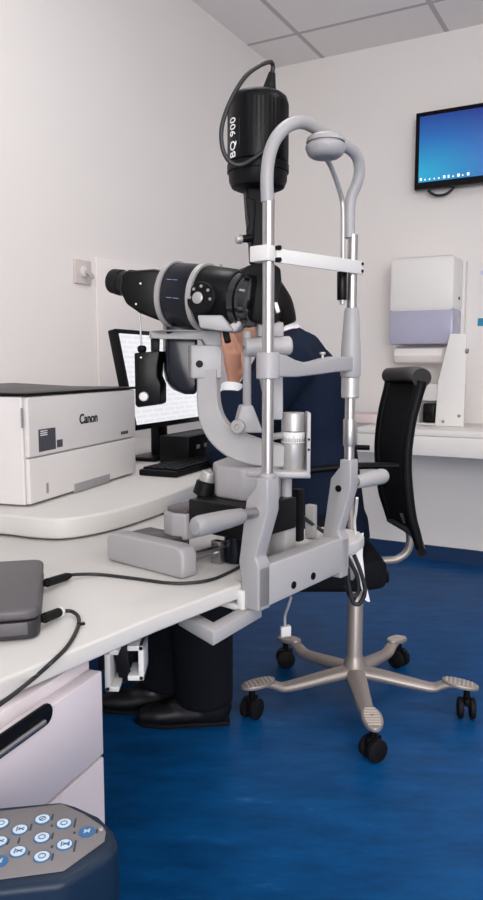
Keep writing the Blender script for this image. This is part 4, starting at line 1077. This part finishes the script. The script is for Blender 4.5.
for j in range(NZ):
    ms.bm.faces.new([vf[j][0], vf[j+1][0], vb[j+1][0], vb[j][0]]); ms.bm.faces.new([vf[j][NS], vb[j][NS], vb[j+1][NS], vf[j+1][NS]])
for i in range(NS):
    ms.bm.faces.new([vf[0][i], vb[0][i], vb[0][i+1], vf[0][i+1]]); ms.bm.faces.new([vf[NZ][i], vf[NZ][i+1], vb[NZ][i+1], vb[NZ][i]])
bmesh.ops.recalc_face_normals(ms.bm, faces=ms.bm.faces[:]); ms.build('backrest', M_mesh, chp)
for s in (-1, 1):
    ms = MB(); zz_ = [.56, .60, .65, .73, .82, .92, 1.0, 1.035]
    ms.tube([ch(bprof(z), s*HBW, z) for z in zz_], [.012, .014, .015, .015, .014, .014, .015, .018], n=14); ms.build('back_frame', M_blackm, chp)
ms = MB(); ms.tube([ch(bprof(1.04)+.004, -HBW-.012, 1.045), ch(bprof(1.04)-.02, -.1, 1.048), ch(bprof(1.04)-.03, 0, 1.05), ch(bprof(1.04)-.02, .1, 1.048), ch(bprof(1.04)+.004, HBW+.012, 1.045)], .026, n=20); ms.build('top_roll', M_black, chp)
ms = MB(); ms.tube([ch(bprof(.55), -HBW-.01, .553), ch(bprof(.55)-.03, 0, .553), ch(bprof(.55), HBW+.01, .553)], .013, n=16); ms.build('lower_bar', M_black, chp)
ms = MB(); ms.tube([ch(-.10, -.1, .44), ch(-.15, -.1, .445), ch(-.185, -.1, .475), ch(-.190, -.1, .53), ch(-.168, -.1, .60)], .013, n=14); ms.build('back_stem', M_base, chp)
for s in (-1, 1):
    ms = MB(); ms.tube([ch(bprof(.80)+.03, s*(HBW+.012), .80), ch(.05, s*(HBW+.02), .80), ch(.20, s*(HBW+.02), .785)], [.012, .014, .012], n=14, sx=1.5, sy=.7, up=(0, 0, 1)); ar = ms.build('armrest', M_blackm, chp)
    ms = MB(); ms.tube([ch(.05, s*.225, .47), ch(.05, s*(HBW+.02), .52), ch(.06, s*(HBW+.02), .79)], .011, n=12); ms.build('armrest_post', M_base, ar)

# ---------------------------------------------------------------- paper, cables and plug hanging at the table's end
Yh = 1.40
pp_ = [(343.5, 545), (356, 532), (361, 530), (362.5, 560), (368, 600), (364, 598), (354, 566)]
ms = MB(); ms.prism([at(x, y, 1.50) for x, y in ((345, 552), (356, 536), (362, 533), (361, 556), (363.5, 580), (368.5, 602), (365, 600), (357, 574), (353, 560))], V3((.004, .004, 0)))
pr_ = ms.build('paper_sheet', M_paper, None, smooth=False, origin=at(356, 536, 1.50)); tag(pr_, 'crumpled white paper sheet dangling at the right end of the table', 'paper')
hc = [([(343, 549), (347, 566), (349, 586), (353, 602), (360, 603), (365, 590), (360, 570), (354, 555)], 'longest black cable loop hanging below the right end of the table'),
      ([(344, 551), (350, 562), (357, 576), (358, 592), (352, 596), (345, 586)], 'inner black cable loop below the right end of the table'),
      ([(341, 561), (345, 578), (349, 594), (356, 599)], 'short black cable strand at left of the loops below the table end')]
for i, (pts_, lb) in enumerate(hc):
    cable('hanging_cable', [at(x, y, 1.46+.012*i) for x, y in pts_], .0045, lb)
cable('hanging_cable', [at(357, 498, 1.40), at(356, 510, 1.42), at(354.5, 522, 1.44), at(355.5, 535, 1.46)], .003, 'thin white cord dangling below the right handle', m=M_whitep)
wp = at(285.5, 631, 1.35)
hp_ = thing('hanging_plug', 'small white connector dangling on a thin grey wire beneath the clamp bar', 'plug', wp)
ms = MB(); ms.tube([at(291, 597, 1.32), at(288, 607, 1.33), at(285, 616, 1.345), at(285, 628, 1.35)], .0028, n=10); ms.build('wire', M_greyl, hp_)
ms = MB(); ms.box(wp, (.020, .012, .020), (.97, .2, .1), (-.2, .97, 0), bev=.002); ms.build('connector', M_whitep, hp_)
cable('table_cable', [at(291, 507, 1.36), at(298, 513, 1.38), at(308, 521, 1.40), at(318, 528, 1.43), at(324, 532, 1.45)], .004, 'black cable lying behind the right upright on the white table')

# ---------------------------------------------------------------- person
def solid(ms, name, m, parent, vox, smooth_it=6):
    o = ms.build(name, m, None)
    r = o.modifiers.new('r', 'REMESH'); r.mode = 'VOXEL'; r.voxel_size = vox
    s = o.modifiers.new('s', 'SMOOTH'); s.iterations = smooth_it; s.factor = .5
    dg = bpy.context.evaluated_depsgraph_get(); dg.update()
    me = bpy.data.meshes.new_from_object(o.evaluated_get(dg))
    old = o.data; o.modifiers.clear(); o.data = me; bpy.data.meshes.remove(old)
    me.name = name
    if not me.materials: me.materials.append(m)
    for p_ in me.polygons: p_.use_smooth = True
    me.transform(Matrix.Translation(-parent.matrix_basis.translation) if parent.parent is None else Matrix.Translation(-parent.parent.matrix_basis.translation)); o.parent = parent
    return o
hipc = ch(.12, 0, .60)
per = thing('person', 'seated person in a navy suit seen from the side, hand raised to the face', 'person', V3((hipc.x, hipc.y, 0)))
PF = V3((-1, -.04, 0)).normalized(); PS = V3((-PF.y, PF.x, 0))        # facing; PS: towards... right or left
if PS.y > 0: PS = -PS                                                  # PS towards the camera
nkb = at(280, 337, 2.36); hd_c = at(250, 309, 2.34)
chest = at(300, 380, 2.34); waist = at(312, 450, 2.34)
hip = V3((hipc.x, hipc.y, .60))
shN = at(282, 362, 2.34)+PS*.17; shF = at(282, 362, 2.34)-PS*.19
shN.z = 1.075; shF.z = 1.075
elN = at(226, 452, 2.10); wrN = at(232, 389, 2.16); 
elF = at(225, 440, 2.52); wrF = at(190, 446, 2.50)
print('shoulder', shN, 'elbow', elN, (shN-elN).length, 'forearm', (elN-wrN).length, 'hip', hip, 'neck', nkb, 'head', hd_c)
kneeN = V3((-.15, hip.y-.13, .56)); kneeF = V3((-.20, hip.y+.05, .56))
ftN = atz(205, 700, .07); ftN = V3((ftN.x, ftN.y, .10)); ftF = V3((ftN.x-.13, ftN.y+.09, .10))
def body_chain(ms, grow):
    pass
hu = (hd_c-nkb).normalized(); 
HF = (PF*.9-Z*.42).normalized()          # the way the face looks
HUp = (Z-HF*Z.dot(HF)).normalized(); HS = HF.cross(HUp)
def hp3(f, s, u): return hd_c+HF*f+HS*s+HUp*u
# body: head, neck, trunk, arms, legs, hands in one surface
ms = MB()
ms.ell(hp3(-.012, 0, .025), .095, .074, .095, HF, HS, HUp); ms.ell(hp3(.03, 0, -.045), .062, .058, .075, HF, HS, HUp)
ms.ell(hp3(.07, 0, -.09), .026, .032, .024, HF, HS, HUp); ms.tube([hp3(.083, 0, .02), hp3(.105, 0, -.022), hp3(.088, 0, -.032)], [.009, .014, .010], n=12)
ms.ell(hp3(.087, 0, -.058), .012, .024, .006, HF, HS, HUp); ms.ell(hp3(.085, 0, -.070), .012, .020, .006, HF, HS, HUp)
for s in (-1, 1):
    ms.ell(hp3(-.005, s*.074, -.015), .018, .008, .032, HF, HS, HUp); ms.ell(hp3(.075, s*.03, .028), .014, .022, .007, HF, HS, HUp)
ms.tube([hp3(-.03, 0, -.03), nkb-PF*0+Z*.0, (nkb+chest)/2], [.055, .056, .07], n=18)
ms.tube([nkb, (nkb+chest)/2, chest, waist, hip], [.06, .085, .10, .095, .10], n=24, sx=1.0, sy=1.45, up=PS)
for (a, b_, c_) in ((shN, elN, wrN), (shF, elF, wrF)):
    ms.tube([a, (a+b_)/2, b_], [.052, .046, .040], n=16); ms.tube([b_, (b_+c_)/2, c_], [.040, .034, .021], n=16); ms.ell(a, .055, .055, .055)
    ms.tube([chest+(a-chest)*.2+Z*.05, a], [.07, .055], n=14)
for (kn_, ft, sgn) in ((kneeN, ftN, 1), (kneeF, ftF, -1)):
    h_ = hip+PS*(.09*sgn)-Z*.01
    ms.tube([h_, (h_+kn_)/2, kn_], [.085, .075, .058], n=18); ms.tube([kn_, kn_+(ft-kn_)*.35-PF*.015, ft], [.056, .055, .036], n=16)
    ms.tube([ft+Z*-.02-PF*.03, ft+PF*.10-Z*.055], [.04, .028], n=12)
# near hand raised, fingers up beside the face
def hand(ms, w, up, across, pn_, curl):
    # w wrist, up along the fingers, across towards the thumb, pn_ palm normal
    ms.tube([w-up*.02, w+up*.025, w+up*.055, w+up*.088], [.022, .028, .035, .036], n=16, sx=1.0, sy=.44, up=pn_)
    for i, (o_, ln, r_) in enumerate(((.028, .072, .0092), (.0095, .080, .0096), (-.009, .075, .0092), (-.027, .060, .0082))):
        b0 = w+up*.085+across*o_; k1_ = b0+up*ln*.45*math.cos(curl)+pn_*ln*.45*math.sin(curl)
        k2_ = k1_+up*ln*.3*math.cos(curl*2)+pn_*ln*.3*math.sin(curl*2); k3_ = k2_+up*ln*.25*math.cos(curl*2.6)+pn_*ln*.25*math.sin(curl*2.6)
        ms.tube([b0-up*.02, b0, k1_, k2_, k3_], [r_*1.05, r_*1.05, r_, r_*.92, r_*.72], n=12, sub=4); ms.ell(k3_, r_*.72, r_*.72, r_*.72, n=12)
    t0 = w+up*.025+across*.025; t1 = t0+up*.03+across*.028+pn_*.01; t2 = t1+up*.033+across*.010+pn_*.012; t3 = t2+up*.024+pn_*.006
    ms.tube([t0-across*.012, t0, t1, t2, t3], [.014, .015, .0125, .011, .008], n=12, sub=4); ms.ell(t3, .008, .008, .008, n=12)
hup = (at(231, 345, 2.16)-at(234, 384, 2.16)).normalized()
hac = V3((.62, .78, 0)); hac = (hac-hup*hac.dot(hup)).normalized()
hand(ms, at(234, 383, 2.16), hup, hac, V3((-.78, .62, 0)).normalized(), .2)
# far hand resting on the desk by the keyboard
fd_ = PF; hand(ms, wrF+fd_*.02, (fd_-Z*.25).normalized(), V3((0, -1, 0)), -Z, .25)
bodyo = solid(ms, 'body', M_skin, per, .0045, 4)
# eyes
for s in (-1, 1):
    ms = MB(); ms.ell(hp3(.078, s*.03, .012), .011, .012, .0105, HF, HS, HUp, n=14); e_ = ms.build('eye', M_shirt, per)
    ms = MB(); ms.ell(hp3(.0875, s*.03, .012), .003, .0055, .0055, HF, HS, HUp, n=12); ms.build('iris', M_hair, e_)
# hair
ms = MB(); ms.ell(hp3(-.022, 0, .030), .104, .085, .094, HF, HS, HUp, n=28)
ms.tube([hp3(-.07, 0, .03), hp3(-.085, 0, -.03), hp3(-.085, 0, -.095)], [.07, .06, .04], n=18, sx=1.0, sy=.8)
ms.tube([hp3(-.06, 0, -.01), at(279, 308, 2.35), at(282, 320, 2.355), at(283, 327, 2.36)], [.06, .044, .037, .034], n=18)
for s in (-1, 1): ms.ell(hp3(-.04, s*.055, -.025), .045, .030, .055, HF, HS, HUp)
solid(ms, 'hair', M_hair, per, .006, 3)
# shirt collar and cuff
ms = MB(); cdir = (hd_c-nkb).normalized(); ms.tube([nkb-cdir*.03, nkb+cdir*.006, nkb+cdir*.020], [.070, .066, .061], n=28, sx=1, sy=1); solid(ms, 'shirt_collar', M_shirt, per, .006, 2)
ms = MB(); fdir = (wrN-elN).normalized(); ms.tube([wrN-fdir*.05, wrN+fdir*.002, wrN+fdir*.012], [.037, .034, .033], n=24); ms.build('shirt_cuff', M_shirt, per)
# jacket
ms = MB()
ms.tube([nkb-cdir*.004, (nkb*.55+chest*.45), chest, (chest+waist)/2, waist, hip+Z*-.02], [.072, .096, .132, .14, .14, .145], n=32, sx=1.0, sy=1.35, up=PS)
for (a, b_, c_) in ((shN, elN, wrN), (shF, elF, wrF)):
    d_ = (c_-b_).normalized()
    ms.tube([chest+(a-chest)*.25+Z*.05, a], [.10, .080], n=20); ms.ell(a, .083, .083, .078)
    ms.tube([a, (a+b_)/2, b_], [.080, .070, .060], n=20); ms.ell(b_, .060, .060, .060); ms.tube([b_, (b_+c_)/2, c_-d_*.012], [.060, .052, .042], n=20)
ms.tube([hip+Z*.02, hip-Z*.055], [.15, .16], n=28, sx=1, sy=1.2, up=PS)
jk = solid(ms, 'jacket', M_suit, per, .009, 6)
# trousers
ms = MB()
for (kn_, ft, sgn) in ((kneeN, ftN, 1), (kneeF, ftF, -1)):
    h_ = hip+PS*(.09*sgn)-Z*.01
    ms.tube([h_, (h_+kn_)/2, kn_], [.10, .092, .078], n=22); ms.ell(kn_, .076, .076, .074)
    ms.tube([kn_, kn_+(ft-kn_)*.4-PF*.012, ft-Z*.035], [.088, .095, .085], n=20)
ms.ell(hip-Z*.02, .14, .18, .10, PF, PS)
tr_ = solid(ms, 'trousers', M_trous, per, .010, 5)
for ft in (ftN, ftF):
    ms = MB(); g = V3((ft.x, ft.y, 0))
    ms.ell(g+Z*.055-PF*.015, .068, .044, .066, PF, PS); ms.tube([g-PF*.04+Z*.038, g+PF*.06+Z*.034, g+PF*.15+Z*.028, g+PF*.20+Z*.024], [.040, .043, .042, .024], n=20, sx=1.0, sy=.8, up=(0, 0, 1))
    ms.ell(g+PF*.045+Z*.056, .075, .040, .034, PF, PS)
    sh_ = solid(ms, 'shoe', M_shoe, per, .006, 4)
    ms = MB(); ms.prism([g+PF*f+PS*s+Z*.001 for f, s in ((-.075, -.03), (-.075, .03), (.02, .034), (.12, .046), (.19, .03), (.215, 0), (.19, -.03), (.12, -.046), (.02, -.034))], Z*.012, bev=.002); ms.build('sole', M_rubber, sh_)

# ---------------------------------------------------------------- light
def area(name, a, b, sx_, sy_, e, color=(1, .99, .98)):
    ld = bpy.data.lights.new(name, 'AREA'); ld.shape = 'RECTANGLE'; ld.size = sx_; ld.size_y = sy_; ld.energy = e; ld.color = color
    o = bpy.data.objects.new(name, ld); C.objects.link(o); o.location = room(a, b, CEIL-.012); o.rotation_euler = (0, 0, -AW); return o
for a, b, e in ((1.1, 2.6, 11), (3.0, 2.6, 11), (1.1, 4.9, 4), (3.0, 4.9, 4)): area('ceiling_panel', a, b, .6, .6, e)
# fill light added behind the camera to brighten walls and ceiling
ld = bpy.data.lights.new('added_fill_light', 'AREA'); ld.shape = 'RECTANGLE'; ld.size = 1.9; ld.size_y = 1.5; ld.energy = 102; ld.color = (1, 1, 1)
o = bpy.data.objects.new('added_fill_light', ld); C.objects.link(o); o.location = room(3.25, RB-.06, 1.65)
o.rotation_euler = (PI/2, 0, -AW)
mb = MB()
for a0_, a1_, z0_, z1_ in ((2.25, 4.25, .82, .89), (2.25, 4.25, 2.41, 2.48), (2.25, 2.31, .82, 2.48), (4.19, 4.25, .82, 2.48), (3.22, 3.28, .82, 2.48)): 
    mb.prism([room(a0_, RB-.05, z0_), room(a1_, RB-.05, z0_), room(a1_, RB-.001, z0_), room(a0_, RB-.001, z0_)], (0, 0, z1_-z0_))
struct(mb.build('fill_light_frame', M_whitep, smooth=False))  # unseen window frame, made up to go round the added fill light
w = bpy.data.worlds.new('World'); bpy.context.scene.world = w; w.use_nodes = True
w.node_tree.nodes['Background'].inputs[0].default_value = (.9, .92, 1, 1); w.node_tree.nodes['Background'].inputs[1].default_value = .3

# ---------------------------------------------------------------- camera
cam = bpy.data.cameras.new('camera'); co = bpy.data.objects.new('camera', cam); C.objects.link(co)
co.location = CAMP; co.rotation_euler = (PI/2-PITCH, 0, 0)
cam.sensor_fit = 'VERTICAL'; cam.sensor_height = 36; cam.lens = 36*FPX/900; cam.clip_start = .02
sc = bpy.context.scene; sc.camera = co
sc.view_settings.view_transform = 'Standard'; sc.view_settings.look = 'None'; sc.view_settings.gamma = 1; sc.view_settings.exposure = 0.17
